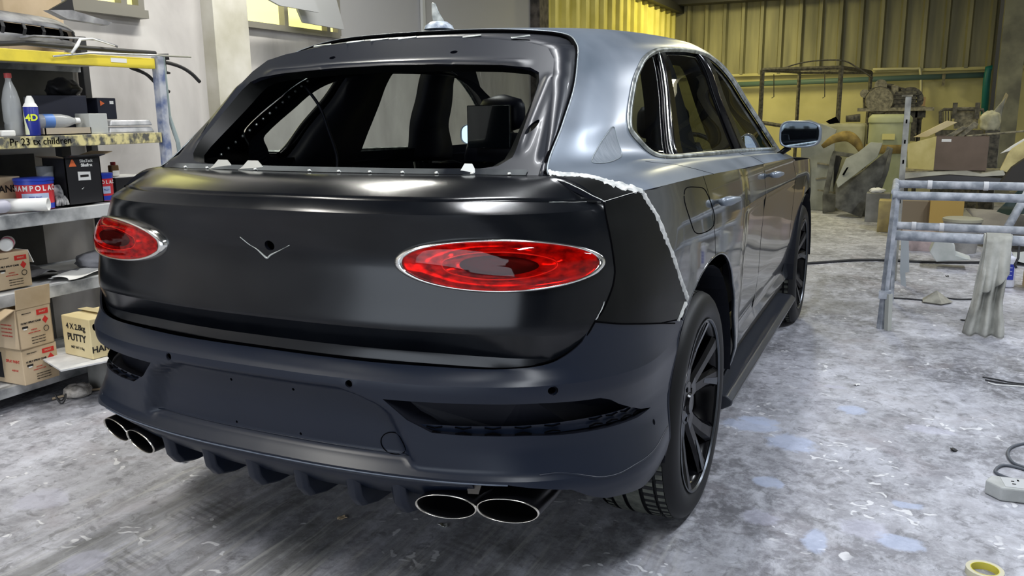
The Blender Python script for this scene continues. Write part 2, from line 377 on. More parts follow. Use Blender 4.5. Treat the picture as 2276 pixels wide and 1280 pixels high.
# shelf between the ridge and the window
def shelf(a, b):
    s = 1.009 * a; z = 1.176 - .012 * sstep(.6, 1.01, abs(s)); p = S(s, z)
    x = .694 * a; q = T(x, 1.226 + .002 * abs(a))
    w = b + .0; bul = .018 * math.sin(PI * b)
    return tuple(p[i] * (1 - w) + q[i] * w for i in range(2)) + (p[2] * (1 - w) + q[2] * w + bul,)
mb = MB().grid(lambda u, v: shelf(2 * u - 1, v), 60, 10); sh = under(mb.build('tailgate_shelf', [M_black, M_in], None, smooth=True), None)
md = sh.modifiers.new('t', 'SOLIDIFY'); md.thickness = .01; md.offset = -1
# window frame face
half = [(0, 1.632), (.2, 1.629), (.36, 1.617), (.47, 1.602), (.54, 1.584), (.577, 1.545), (.612, 1.45), (.642, 1.35), (.668, 1.26), (.672, 1.228), (0, 1.226)]
fo = half + [(-x, z) for x, z in reversed(half[1:-1])]
hh = [(0, 1.241), (.30, 1.241), (.50, 1.243), (.550, 1.250), (.580, 1.272), (.583, 1.30), (.572, 1.40), (.562, 1.478), (.548, 1.507), (.515, 1.522), (.42, 1.532), (.2, 1.541), (0, 1.543)]
ho = hh + [(-x, z) for x, z in reversed(hh[1:-1])]
slot = lambda cx, cz, w, h_, sk=0: [(cx + w * math.cos(a) + sk * h_ * math.sin(a), cz + h_ * math.sin(a)) for a in [2 * PI * k / 14 for k in range(14)]]
def Tf(x, z):
    # pressed channel in the pillars and header
    p = T(x, z); d = 0
    ax = abs(x); pil = .595 + (1.24 - z) * .03
    d += .009 * math.exp(-((ax - pil) / .015) ** 2) * sstep(1.27, 1.31, z) * (1 - sstep(1.48, 1.51, z))
    d -= .012 * sstep(.608 + (1.45 - z) * .2, .630 + (1.45 - z) * .2, ax) * sstep(1.25, 1.28, z) * (1 - sstep(1.50, 1.55, z))
    d += .010 * math.exp(-((z - 1.55 + .05 * ax * ax) / .006) ** 2) * (1 - sstep(.46, .52, ax))
    return (p[0], p[1] - d * .75, p[2] + d * .67)
fr = under(panel('tailgate_frame', Tf, fo, [M_frame, M_in], None, holes=[ho, slot(.234, 1.580, .013, .005), slot(-.234, 1.580, .013, .005), slot(.602, 1.348, .008, .022, .4), slot(-.602, 1.348, .008, .022, -.4)], h=(.007, .008)), None)
fr['label'] = 'black pressed frame round the open rear window'
mb = MB()  # reveal of the opening
n = len(ho); R0 = [Vector(Tf(*q)) for q in dens(ho, (.03, .03))]
def inw(q, k):
    x, z = q; return Vector(T(x * (1 - .055 * k), 1.243 + (z - 1.243) * (1 - .04 * k) + .004)) + Vector((0, .05 * k * sstep(1.22, 1.5, z) + .012, -.01 * k))
hd = dens(ho, (.03, .03)); n = len(hd); R1 = [inw(q, 1) for q in hd]
mb.add(R0 + R1, [(i, (i + 1) % n, n + (i + 1) % n, n + i) for i in range(n)])
under(mb.build('window_reveal', M_quarter, None, smooth=True))
# side and top walls of the tailgate up to the body gap
def edge(v_in, t): return Vector(G(v_in, t))
mb = MB(); TT = [1.9 + .1 * i for i in range(72)]
def outer_T(t):
    # matching point of the frame border for height parameter t of the gap
    tab = [(1.9, (.672, 1.228)), (2.2, (.662, 1.275)), (3, (.640, 1.352)), (4, (.612, 1.45)), (5, (.577, 1.545)), (5.6, (.54, 1.584)), (6.3, (.47, 1.602)), (7.2, (.36, 1.617)), (8, (.2, 1.629)), (9, (0, 1.632))]
    x = lin([(a, q[0]) for a, q in tab], t); z = lin([(a, q[1]) for a, q in tab], t); return Vector(Tf(x, z))
for sd in (1, -1):
    V = []; F = []
    for i, t in enumerate(TT):
        t = min(t, 9); a = outer_T(t); b = edge(0, t); b = a + (b - a) * .93; b.z -= .004
        if t > 6: b += Vector((0, .0, -.006))
        m_ = (a + b) / 2 + Vector((.004 if t < 6 else 0, .0, .003))
        for q in (a, m_, b): V.append((q.x * sd, q.y, q.z))
        if i: F += [(3 * i - 3, 3 * i - 2, 3 * i + 1, 3 * i), (3 * i - 2, 3 * i - 1, 3 * i + 2, 3 * i + 1)]
    mb.add(V, F)
o = under(mb.build('tailgate_edge', [M_frame, M_in], None, smooth=True)); md = o.modifiers.new('t', 'SOLIDIFY'); md.thickness = .006
# folded tabs on the header, rivets and clips on the lower flange
for x in (-.33, -.19, -.09, .02, .26, .43):
    p = Vector(T(x, 1.627 - .08 * x * x)); under(MB().box(p + Vector((0, .026, .011)), (.060, .024, .003), Matrix.Rotation(.25, 3, 'X') @ Matrix.Rotation(.5, 3, 'Z')).build('header_tab', M_dull, None, bevel=.001))
for i in range(12):
    x = -.56 + i * .105
    if i in (2, 4): continue
    p = Vector(T(x, 1.228)); rv = under(MB().lathe([(.0, .0035), (.004, .003), (.0055, 0), (.0055, -.002)], p + Vector((0, -.006, .004)), 10).build('rivet', M_steel, None, smooth=True))
for x, w in ((-.40, .05), (-.27, .052), (.47, .030)):
    p = Vector(T(x, 1.235)); m_ = face_m(p + Vector((0, -.004, 0)), (1, 0, 0), (0, .35, 1))
    under(MB().prism([(-w, -.012), (w * .9, -.012), (w * .8, .008), (w * .45, .022), (-w * .3, .022), (-w * .6, .004)], m_, .0025).build('window_clip', M_whtag if w < .04 else M_steel, None))
# bright flange under the window with dimples
mb = MB().grid(lambda u, v: tuple(Vector(T(-.66 + 1.30 * u, 1.2265 + .0135 * v)) + Vector((0, -.0035 - .002 * max(0, math.sin(u * 38)), .002))), 80, 3)
under(mb.build('window_flange', noisy(mat('bright_flange', (.12, .13, .14), .22, metal=.7), (.03, .035, .045), (.32, .34, .34), 4, 3, stretch=(1, 1, 1)), None, smooth=True))
# winged emblem line pressed in the tailgate
def onS(s, z, d=0):
    p = Vector(S(s, z)); a = Vector(S(s + .004, z)) - Vector(S(s - .004, z)); b = Vector(S(s, z + .003)) - Vector(S(s, z - .003)); n_ = a.cross(b).normalized()
    return p + n_ * d
wing = spl([(-.088, 1.066, 0), (-.06, 1.046, 0), (-.035, 1.034, 0), (-.012, 1.018, 0), (0.0, 1.012, 0), (.014, 1.022, 0), (.045, 1.036, 0), (.08, 1.052, 0)], 5, False)
under(MB().tube([onS(a, b, .001) for a, b, _ in wing], [.0012 + .0022 * math.exp(-((a + .005) / .03) ** 2) for a, b, _ in wing], 8).build('badge_recess', M_dull, None, smooth=True))
under(MB().lathe([(.0, .0), (.03, .0), (.03, .03)], Vector(S(.008, 1.048)) + Vector((0, .03, 0)), 16, 'y').build('badge_hole', M_gap, None))
# ---- tail lights
def tail_light(sd):
    c0 = (.676, 1.0235)
    def el(a, k, dz=0):
        e = 1 + .035 * max(0, math.cos(a)) ** 3
        return c0[0] + .262 * k * e * math.cos(a), c0[1] + .0625 * k * math.sin(a) * (1 - .10 * math.cos(a)) + dz
    def P(a, k, d):
        p = onS(*el(a, k), d); return Vector((p.x * sd, p.y, p.z))
    nA = 72; A = [2 * PI * i / nA for i in range(nA)]
    def rings(spec):
        mb = MB(); V = []; F = []
        for k, d in spec: V += [P(a, k, d) for a in A]
        for j in range(len(spec) - 1):
            for i in range(nA): F.append((j * nA + i, j * nA + (i + 1) % nA, (j + 1) * nA + (i + 1) % nA, (j + 1) * nA + i))
        return mb.add(V, F)
    ks = [.005, .2, .4, .6, .75, .86, .93, .965]
    lens = under(rings([(k, .008 + .022 * math.sqrt(max(0, 1 - k * k))) for k in ks]).build('tail_light', M_red, None, smooth=True)); lens['label'] = 'red oval tail light with chrome ring'
    def sub(o): o.parent = lens; o.matrix_parent_inverse = Matrix.Identity(4); return o
    sub(rings([(.950, .004), (.955, .011), (.97, .016), (1.0, .017), (1.035, .013), (1.06, .005), (1.07, -.006)]).build('chrome_ring', M_chrome, None, smooth=True))
    sub(rings([(.005, .001), (.2, .001), (.38, .002), (.5, .006), (.53, .013), (.56, .013), (.60, .004), (.75, .001), (.9, .002), (.97, .006)]).build('reflector', M_redin, None, smooth=True))
    sub(rings([(.005, .012), (.2, .012), (.33, .010), (.38, .003)]).build('dark_core', M_reddk, None, smooth=True))
    sub(MB().tube([P(a, .545, .0145) for a in A], .0016, 6, closed=True).build('light_guide', mat('guide', (1, .25, .18), .1, coat=1), None, smooth=True))
    return lens
for sd in (1, -1): tail_light(sd)
# ---- bumper
AC, AR = 1.80, .515   # wheel arch centre along s and its radius
def arch(a, k=1): # superellipse
    ca, sa = math.cos(a), math.sin(a); e = 2 / 2.25
    return (AC + AR * k * math.copysign(abs(ca) ** e, ca), .40 + AR * k * math.copysign(abs(sa) ** e, sa))
def arch_s(z, side=-1):
    q = min(1, abs((z - .40) / AR)); return AC + side * AR * (1 - q ** 2.25) ** (1 / 2.25)
qb = [(.915, .879), (1.0, .860), (1.073, .846), (1.2, .820), (1.375, .780)]
bt = [(0, .7660), (.2, .7655), (.363, .765), (.55, .766), (.666, .768), (.767, .777), (.824, .793), (.88, .831)] + qb
bt[-1] = (arch_s(.780), .780)
half = spl(bt, 4, False) + [(arch_s(z), z) for z in (.75, .71, .67, .63, .60)] + [(arch_s(.585) - .012, .585), (arch_s(.55) - .012, .55), (arch_s(.5) - .012, .5), (arch_s(.44) - .01, .44), (arch_s(.36) - .01, .352)] + \
    [(1.15, .378), (1.02, .400), (.93, .415), (.885, .435), (.84, .462), (.785, .470), (.70, .482), (.60, .482), (.5, .476), (.42, .474), (.2, .474), (0, .474)]
out = half + [(-s, z) for s, z in reversed(half[1:-1])]
vent = [(.394, .689), (.453, .636), (.515, .606), (.60, .602), (.75, .600), (.831, .594), (.961, .588), (1.08, .584), (1.16, .588), (1.10, .602), (1.04, .626), (.996, .646), (.960, .668), (.925, .681), (.773, .690), (.566, .691)]
mir = lambda L: [(-s, z) for s, z in L]
circ = lambda s, z, r, n_=14: [(s + r * math.cos(2 * PI * k / n_), z + r * math.sin(2 * PI * k / n_)) for k in range(n_)]
holes = [vent, mir(vent)] + [circ(x, .7215, .0100) for x in (.305, -.305, .80, -.80)] + [circ(x, z, .0042, 8) for x, z in ((.108, .672), (-.108, .672), (.113, .542), (-.113, .542))] + [circ(1.166, .545, .008), circ(-1.166, .545, .008)]
bp = under(panel('rear_bumper', SB, out, [M_bump, M_in], None, holes=holes, h=(.018, .012), ys=[.482, .490, .497, .505, .515, .525, .692, .70, .71, .735, .750], thick=.006, creases=(.735, .490))); bp['label'] = 'matt navy unpainted rear bumper cover'
def onB(s, z, d=0):
    sd = 1 if s >= 0 else -1; s = abs(s)
    p = Vector(SB(s, z)); a = Vector(SB(s + .004, z)) - Vector(SB(s - .004, z)); b = Vector(SB(s, z + .003)) - Vector(SB(s, z - .003)); n_ = a.cross(b).normalized()
    p = p + n_ * d; return Vector((p.x * sd, p.y, p.z))
for sd in (1, -1):
    # recess behind the vent: back wall, floor with its slotted strip
    mb = MB(); vv = dens(vent, (.04, .04)); n = len(vv); cx, cz = .78, .64
    A_ = [onB(sd * s, z, -.003) for s, z in vv]; B_ = [onB(sd * (s + (cx - s) * .06), z + (cz - z) * .1, -.05) for s, z in vv]
    mb.add(A_ + B_, [(i, (i + 1) % n, n + (i + 1) % n, n + i) for i in range(n)] + [tuple(range(n, 2 * n))])
    vb = under(mb.build('bumper_vent', M_in, None)); 
    mb = MB().grid(lambda u, v: tuple(onB(sd * (.475 + .70 * u), .598 - .010 * sstep(.5, 1, u) + (.026 - .022 * sstep(.93, 1, u) ) * v, -.012 - .004 * math.cos(v * PI))), 40, 4)
    st = under(mb.build('vent_strip', M_bump, None, smooth=True))
    for k in range(9):
        s = .52 + k * .072 if k < 5 else .93 + (k - 5) * .055; z0 = .598 - .010 * sstep(.5, 1, (s - .475) / .7)
        mb = MB(); mb.tube([onB(sd * (s - .02), z0 + .005, -.0065), onB(sd * s, z0 + .009, -.0065), onB(sd * (s + .02), z0 + .005, -.0065)], .0035, 6, flat=.5)
        mb.tube([onB(sd * (s - .02), z0 + .022, -.0075), onB(sd * s, z0 + .018, -.0075), onB(sd * (s + .02), z0 + .022, -.0075)], .003, 6, flat=.5)
        o = mb.build('strip_slot', M_gap, None); o.parent = st; o.matrix_parent_inverse = Matrix.Identity(4)
    # crease of the lower corner, tow cover ring and sensor cups
    crease = spl([(.77, .503, 0), (.815, .5045, 0), (.86, .495, 0), (.91, .480, 0), (.96, .476, 0), (1.02, .481, 0), (1.10, .484, 0), (1.20, .492, 0), (arch_s(.5) - .02, .497, 0)], 6, False)
    under(MB().tube([onB(sd * a, b, -.0015) for a, b, _ in crease], .0035, 8).build('bumper_crease', M_bump, None, smooth=True))
    for x in (.305, .80): under(MB().lathe([(0, .02), (.012, .02), (.012, .001)], onB(sd * x, .7215, 0), 14, 'y').build('sensor_cup', M_gap, None))
    # lower edge lip line
    under(MB().tube([onB(sd * (a * .05), .4815, .001) for a in range(0, 15)], .0022, 6).build('bumper_lip', mat('lip_edge', (.10, .12, .16), .35), None, smooth=True))
ring = [onB(.399 + .037 * math.cos(a), .554 + .031 * math.sin(a), .0012) for a in [2 * PI * k / 40 for k in range(40)]]
under(MB().tube(ring, .0013, 6, closed=True).build('tow_cover', M_gap, None, smooth=True))
# number plate field needs a floor line
under(MB().tube([onB(-.44 + .88 * k / 30, .528, .0008) for k in range(31)], .0016, 6).build('plate_ledge', M_bump, None, smooth=True))
# ---- diffuser
def diff(u, v):
    x = -.62 + 1.24 * u; p = SB(abs(x), .479); y0 = p[1] + .008; ax = abs(x)
    y = y0 + .035 * v + .10 * v * v; z = .478 - (.100 + .015 * math.cos(x * 3)) * v * (1 - .35 * sstep(.44, .62, ax)) - .0
    return (x, y, z)
df = under(MB().grid(diff, 70, 8).build('diffuser', M_bump, None, smooth=True)); md = df.modifiers.new('t', 'SOLIDIFY'); md.thickness = .006
for x in (-.41, -.235, -.065, .105, .275, .41):
    w = .018
    prof = [(0, .474), (.012, .43), (.02, .385), (.045, .352), (.10, .338), (.20, .335), (.30, .36), (.30, .44), (.06, .47)]
    def sec(xx, sh): return [Vector((xx, SB(abs(x), .479)[1] + .012 + y + sh, z + sh * .4)) for y, z in prof]
    mb = MB(); V = sec(x - w * 1.3, .01) + sec(x - w * .6, 0) + sec(x + w * .6, 0) + sec(x + w * 1.3, .01); n = len(prof)
    F = [(j * n + i, j * n + (i + 1) % n, (j + 1) * n + (i + 1) % n, (j + 1) * n + i) for j in range(3) for i in range(n)] + [tuple(range(n))[::-1], tuple(range(3 * n, 4 * n))]
    mb.add(V, F); under(mb.build('diffuser_fin', M_bump, None, angle=50, bevel=.003))
under(MB().grid(lambda u, v: (lambda q: (q[0], q[1], .56 + .22 * v))([onB(-1.25 + 2.5 * u, .62, -.13)[i] for i in range(3)]), 50, 2).build('leak_blocker', M_in, None, smooth=True))  # added dark backing sheet, stops light leaking through the bumper seam
# underbody so no light leaks under the boot
mb = MB().box((0, 1.0, .50), (1.15, 1.30, .10)).box((0, 3.2, .36), (1.5, 3.6, .06)); under(mb.build('underbody', M_in, None))
# exhausts
for sd in (1, -1):
    for x, y in ((.545, .112), (.700, .155)):
        c0 = Vector((sd * x, y, .402)); tilt = sd * .30
        def ov(k, d, r=1):
            V = []
            for a in [2 * PI * i / 40 for i in range(40)]:
                q = Vector((.078 * k * math.cos(a) * r, 0, .0375 * k * math.sin(a) * r)); q.y = d + (-.30 * q.z) + sd * q.x * .25; V.append(c0 + q)
            return V
        def shell(spec):
            V = []; F = []
            for k, d in spec: V += ov(k, d)
            for j in range(len(spec) - 1):
                for i in range(40): F.append((j * 40 + i, j * 40 + (i + 1) % 40, (j + 1) * 40 + (i + 1) % 40, (j + 1) * 40 + i))
            return MB().add(V, F)
        ex = under(shell([(1.0, 0), (1.02, .01), (1.05, .10), (1.0, .20), (.7, .32), (.0, .34)]).build('exhaust_tip', M_pipeo, None, smooth=True))
        for nm, sp_, mm in (('tip_rim', [(.96, .004), (.965, -.003), (1.0, -.004), (1.01, .002)], mat('bright_rim', (.75, .72, .66), .25, metal=1)), ('tip_inside', [(.965, .0), (.95, .03), (.9, .18), (.01, .20)], M_pipe)):
            o = shell(sp_).build(nm, mm, None, smooth=True); o.parent = ex; o.matrix_parent_inverse = Matrix.Identity(4)
b_ = under(MB().prism([(-.022, .0), (.022, .004), (.012, -.026), (-.018, -.030)], face_m((.62, .13, .472), (1, 0, 0), (0, 0, 1)), .003).build('hanger_bracket', mat('rusty_bracket', (.10, .09, .08), .6, metal=.5), None))
# ---- quarter panels, doors, roof for both sides
DLO = [(2.41, 2.40), (2.25, 2.65), (2.19, 2.90), (2.25, 3.5), (2.34, 4.0), (2.45, 4.4), (2.62, 4.75), (2.82, 5.08), (3.05, 5.36), (3.3, 5.57), (3.58, 5.69), (4.25, 5.83), (4.7, 5.82), (5.0, 5.74), (5.3, 5.5), (5.55, 5.15), (5.72, 4.6), (5.80, 4.0), (5.84, 3.2), (5.85, 2.5), (5.84, 2.06), (5.5, 1.97), (4.67, 1.89), (4.04, 1.82), (3.4, 1.74), (3.03, 1.70), (2.84, 1.78), (2.67, 1.94)]
DLO = spl(DLO, 2)
fillS = [(1.185, 1.181), (1.215, 1.14), (1.237, 1.11), (1.268, 1.045), (1.321, .974), (1.38, .905), (1.452, .838)]
fillG = [(0.0, 1.98), (.25, 1.78), (.50, 1.60), (.63, 1.35), (.70, .85), (.82, .45), (.98, 0.0)]
RSEAM = [(2.30, 1.7), (2.6, 1.2), (2.98, .55), (3.25, .0)]            # rear door shut line on G
BL_G = [(4.56, 1.88), (4.72, 1.0), (4.85, 0.0)]; FL_G = [(5.86, 2.0), (5.9, 1.0), (5.93, 0.0)]
TGL = [(1.009, 1.164)] + [(s_of(G(.1 * k, 0)[1]), G(.1 * k, 0)[2]) for k in range(9, 61)]
def shz(s): return lin(TGL, s) if s < 4.1 else shoulder(s)
s_fs = fillS[0][0]
for sd in (1, -1):
    # black repair section
    o = under(panel('quarter_panel', G, fillG + [(.8, 0), (.5, 0), (.25, 0), (0, 0), (0, .5), (0, 1), (0, 1.5)], [M_quarter if sd > 0 else M_quarter, M_in], None, h=(.08, .14), side=sd)); o['label'] = 'upper corner of the black replacement rear wing'
    seamq = [(1.012, 1.164), (1.006, 1.107), (1.001, 1.04), (.987, .977), (.948, .914), (.917, .881)]
    top = [(s, shz(s)) for s in (1.05, 1.09, 1.14)]
    out = list(reversed(seamq)) + top + [(s_fs, shz(s_fs))] + fillS[1:] + [(arch_s(.81), .81), (arch_s(.785), .785)] + [(1.2, .822), (1.073, .848), (1.0, .862)]
    o = under(panel('quarter_panel', S, out, [M_quarter, M_in], None, h=(.02, .02), side=sd)); o['label'] = 'satin black replacement rear wing section'
    # grey rear wing with fuel flap
    top = [(s, shz(s)) for s in [1.21 + .03 * i for i in range(17)]]
    rs = [(1.72, shz(1.72)), (1.755, 1.10), (1.765, 1.04), (1.79, .97), (1.80, .918)]
    out = [(s_fs, shz(s_fs))] + top + rs + [arch(a) for a in [PI * k / 180 for k in (95, 105, 115, 125, 132)]] + [fillS[-1]] + list(reversed(fillS[1:-1]))
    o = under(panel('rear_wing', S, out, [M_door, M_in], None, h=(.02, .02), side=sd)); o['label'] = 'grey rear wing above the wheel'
    # wheel arch: doors sweep round it
    arcF = [arch(a) for a in [PI * k / 180 for k in range(90, -1, -6)]]
    top = [(s, shz(s)) for s in [1.72 + .03 * i for i in range(1, 45)]]
    BS = [(3.06, shz(3.06)), (3.05, 1.0), (3.07, .7), (3.10, .45)]
    out = rs[:-1] + [arch(PI / 2)] + arcF[1:] + [(AC + AR, .40), (3.10, .40)] + list(reversed(BS[:-1])) + list(reversed(top[:-1]))
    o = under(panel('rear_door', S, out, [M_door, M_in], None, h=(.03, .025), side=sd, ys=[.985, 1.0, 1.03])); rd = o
    FS = [(4.08, shz(4.08)), (4.14, 1.0), (4.17, .85), (4.15, .6), (4.10, .40)]
    top = [(s, shz(s)) for s in [3.09 + .03 * i for i in range(0, 33)]]
    out = BS + [(3.10, .40), (4.10, .40)] + list(reversed(FS[:-1])) + list(reversed(top))
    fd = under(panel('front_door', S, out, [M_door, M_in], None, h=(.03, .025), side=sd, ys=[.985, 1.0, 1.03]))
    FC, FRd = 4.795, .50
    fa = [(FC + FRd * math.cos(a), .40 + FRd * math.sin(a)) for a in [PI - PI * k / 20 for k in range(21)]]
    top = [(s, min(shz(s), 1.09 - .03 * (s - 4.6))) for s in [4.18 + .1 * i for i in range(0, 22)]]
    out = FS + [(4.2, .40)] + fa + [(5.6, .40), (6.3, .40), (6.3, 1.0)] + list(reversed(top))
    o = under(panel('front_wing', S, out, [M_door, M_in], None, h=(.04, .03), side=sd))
    # upper body round the windows
    v6 = 6
    out = list(reversed(fillG)) + [(0, 2.4), (0, 3), (0, 4), (0, 5), (0, 6), (0, 6.6), (0, 7.0)] + [(1, 7.0), (2, 7.0), (3, 7.0), (4, 7.0), (5, 7.0), (6, 7.0), (6, 6), (6, 5), (6, 4), (6, 3), (6, 2), (6, 1), (6, 0)] + [(5, 0), (4, 0), (3, 0), (2, 0), (1.5, 0)]
    o = under(panel('body_side', G, out, [M_grey, M_in], None, holes=[DLO], h=(.055, .085), side=sd, thick=.012)); o['label'] = 'grey rear pillar and window surround'
# roof skin, both halves in one piece
def Gf(v, t):
    if t > 9: p = G(v, 18 - t); return (-p[0], p[1], p[2])
    return G(v, t)
roof = under(panel('roof', Gf, [(0, 7), (0, 9), (0, 11), (2, 11), (4, 11), (6, 11), (6, 9), (6, 7), (4, 7), (2, 7)], [M_grey, M_in], None, h=(.15, .12), thick=.02))
# windscreen and bonnet
def ws(u, v):
    a = Vector(Gf(6, 2 + 14 * u)); x = -2 * (u - .5); b = Vector((.80 * x, 3.65 + .28 * (1 - x * x) - .0, 1.14)); tp = a
    # run from cowl to roof edge along the pillar
    side = Vector(G(6, 2 + 5 * v)); ctr = Vector((0, 3.75 - 1.35 * v, 1.14 + .60 * v)); sx = 1 - 2 * u
    return (side.x * sx, ctr.y + (side.y - ctr.y) * abs(sx) ** 2, ctr.z + (side.z - ctr.z) * abs(sx) ** 2)
under(MB().grid(ws, 20, 14).build('windscreen', M_glass, None, smooth=True))
under(MB().grid(lambda u, v: ((1 - 2 * u) * (.90 - .12 * v), 3.45 + .3 * (1 - (1 - 2 * u) ** 2) * (1 - v) + 1.45 * v, 1.125 + .03 * (1 - (1 - 2 * u) ** 2) - .12 * v * v), 20, 16).build('bonnet', M_grey, None, smooth=True))
# filler beads, panel gaps, trims
def beadm(pts, r, nm, m_, jit=.0):
    P_ = []; R_ = []
    for p in pts: P_.append(Vector(p) + Vector((random.uniform(-jit, jit), random.uniform(-jit, jit), random.uniform(-jit, jit)))); R_.append(r * random.uniform(.65, 1.35) if jit else r)
    return under(MB().tube(P_, R_, 8, flat=.35 if jit else 1).build(nm, m_, None, smooth=True))
def onG(v, t, d=0):
    p = Vector(G(v, t)); a = Vector(G(v + .02, t)) - Vector(G(v - .02, t)); b = Vector(G(v, t + .02)) - Vector(G(v, t - .02)); n_ = a.cross(b)
    n_.normalize(); n_ = n_ if n_.dot(p - Vector((0, 1.8, 1.0))) > 0 else -n_
    return p + n_ * d
def ribbon(pts, wv, nm, m_, th=.003):
    """irregular flat smear along pts (list of surface evaluators giving a point and an across vector)"""
    V = []; F = []
    for i, (p, ac, nn) in enumerate(pts):
        w = wv * random.uniform(.55, 1.4)
        for k, hgt in ((-1, -.001), (-.5, th), (.1, th * 1.3), (.6, th), (1, -.001)): V.append(p + ac * (w * k) + nn * hgt)
        if i: F += [((i - 1) * 5 + k, (i - 1) * 5 + k + 1, i * 5 + k + 1, i * 5 + k) for k in range(4)]
    return under(MB().add(V, F).build(nm, m_, None, smooth=True))
def ev(fn, curve):
    o = []; P_ = [Vector(fn(*q)) for q in curve]
    for i, q in enumerate(curve):
        t = (P_[min(i + 1, len(P_) - 1)] - P_[max(i - 1, 0)]).normalized(); h = .01 if fn is not G else .03
        nn = (Vector(fn(q[0] + h, q[1])) - P_[i]).cross(Vector(fn(q[0], q[1] + h)) - P_[i]).normalized()
        if nn.dot(P_[i] - Vector((0, 1.5, .9))) < 0: nn = -nn
        o.append((P_[i], nn.cross(t), nn))
    return o
cS = dens([(1.185, 1.178)] + spl(fillS, 3, False)[1:], (.008, .008), False); cG = dens(spl(fillG, 3, False), (.03, .06), False)
ribbon(ev(S, cS), .011, 'putty_seam', M_filler)['label'] = 'pale putty bead down the rear wing'
ribbon(ev(G, cG), .015, 'putty_seam', M_filler)['label'] = 'rough pale putty bead below the rear pillar'
# white primer traces on the seams near the tailgate corner
tr = [onS(.83 + .0175 * k, 1.176 - .012 * sstep(.6, 1.01, .83 + .0175 * k), .0015) for k in range(11)]
beadm(tr, .0016, 'primer_trace', M_filler, .0006)
beadm([onG(0.02, 1.9 - .19 * k, .001) for k in range(11)], .0016, 'primer_trace', M_filler, .0006)
beadm([onG(.0 + .12 * k, .03, .001) for k in range(9)], .0014, 'primer_trace', M_filler, .0003)
beadm([onS(.917 + .004 * k, .883 + .006 * k, .001) for k in range(8)], .0030, 'primer_trace', M_filler, .001)
beadm([onS(1.36 + .009 * k, .79 + .006 * k, .002) for k in range(8)], .006, 'primer_trace', M_filler, .002)
for sd in (1, -1):
    fl = lambda L: [Vector((p.x * sd, p.y, p.z)) for p in L]
    beadm(fl([onS(s, z, .0005) for s, z in spl(seam[5:], 4, False)]), .0022, 'panel_gap', M_gap)
    beadm(fl([onS(s, z, .0008) for s, z in spl(qb, 4, False)][:-1]), .0022, 'panel_gap', M_gap)
    beadm(fl([onG(v, t, -.001) for v, t in spl(RSEAM, 4, False)]), .0018, 'panel_gap', M_gap)
    beadm(fl([onS(s, z, -.001) for s, z in spl(rs[:], 4, False)]), .0018, 'panel_gap', M_gap)
    beadm(fl([onS(s, z, -.001) for s, z in spl([(3.06, shz(3.06)), (3.05, 1.0), (3.07, .7), (3.10, .45)], 4, False)]), .0018, 'panel_gap', M_gap)
    beadm(fl([onG(v, t, -.001) for v, t in spl(BL_G, 4, False)]), .0018, 'panel_gap', M_gap)
    beadm(fl([onS(s, z, -.001) for s, z in spl(FS, 4, False)]), .0018, 'panel_gap', M_gap)
    fuel = spl([(1.462, 1.150), (1.50, 1.166), (1.60, 1.160), (1.69, 1.148), (1.735, 1.12), (1.785, 1.06), (1.785, 1.03), (1.73, 1.016), (1.62, 1.016), (1.53, 1.028), (1.49, 1.06), (1.455, 1.12)], 5)
    if sd > 0:
        o = beadm(fl([onS(s, z, 0) for s, z in fuel] ), .0016, 'fuel_flap', M_gap); o['label'] = 'outline of the fuel filler flap'
    # gap round the tailgate in the upper body, light chamfer line beyond it
    beadm(fl([Vector(G(0, t)) for t in [1.9 + .1 * k for k in range(72)]]), .0028, 'pillar_edge', M_edge)
    beadm(fl([Vector(G(0, t)) + Vector((-.008, -.002, -.004)) for t in [1.9 + .1 * k for k in range(72)]]), .006, 'body_gap', M_gap)
    # window surround
    rim = [onG(v, t, .002) for v, t in dens(DLO, (.1, .15))]; V = []; F = []; C_ = Vector(G(4, 3.8))
    n = len(rim); dd = dens(DLO, (.1, .15))
    inn = []
    for i, (v, t) in enumerate(dd):
        p = rim[i]; tn = (rim[(i + 1) % n] - rim[i - 1]).normalized(); nn = (onG(v, t, .01) - onG(v, t, 0)).normalized(); ac = nn.cross(tn)
        if ac.dot(C_ - p) < 0: ac = -ac
        for k, hgt in ((-.002, .0), (.002, .007), (.014, .007), (.018, -.004)): V.append(p + ac * k + nn * hgt)
    F = [(4 * i + k, 4 * i + k + 1, 4 * ((i + 1) % n) + k + 1, 4 * ((i + 1) % n) + k) for i in range(n) for k in range(3)]
    o = under(MB().add([(q[0] * sd, q[1], q[2]) for q in V], F).build('window_trim', M_dull, None, smooth=True)); o['label'] = 'dull metal strip round the side windows'
    # glass
    def Gi(v, t): return tuple(onG(v, t, -.012))
    inner = [(v + (4.1 - v) * .02, t + (3.8 - t) * .04) for v, t in DLO]
    for nm, lo_, hi_ in (('quarter_window', 0, 3.13), ('rear_door_window', 3.25, 4.62), ('front_door_window', 4.85, 6)):
        def xs_(v, t): return v
        clip = [(min(max(v, lo_ + (t - 2) * .085 * (1 if lo_ > 0 and lo_ < 4 else 0)), hi_ + (t - 2) * .085 * (1 if hi_ < 4 else .03)), t) for v, t in inner]
        cl = [clip[0]]
        for q in clip[1:]:
            if math.dist(q, cl[-1]) > .02: cl.append(q)
        if lo_ < .1 and sd > 0 or True:
            o = panel(nm, Gi, cl, M_glass if sd > 0 else M_glassl, None, h=(.1, .15), side=sd, thick=0); under(o)
    # inner trim round the glass
    dl = dens(DLO, (.15, .2)); n = len(dl); V = []
    for v, t in dl:
        for k, dd_ in ((.01, -.014), (.05, -.085), (-.12, -.09)): q = onG(max(.3, v + (4.0 - v) * k), t + (3.8 - t) * k * 1.2, dd_); V.append((q.x * sd, q.y, q.z))
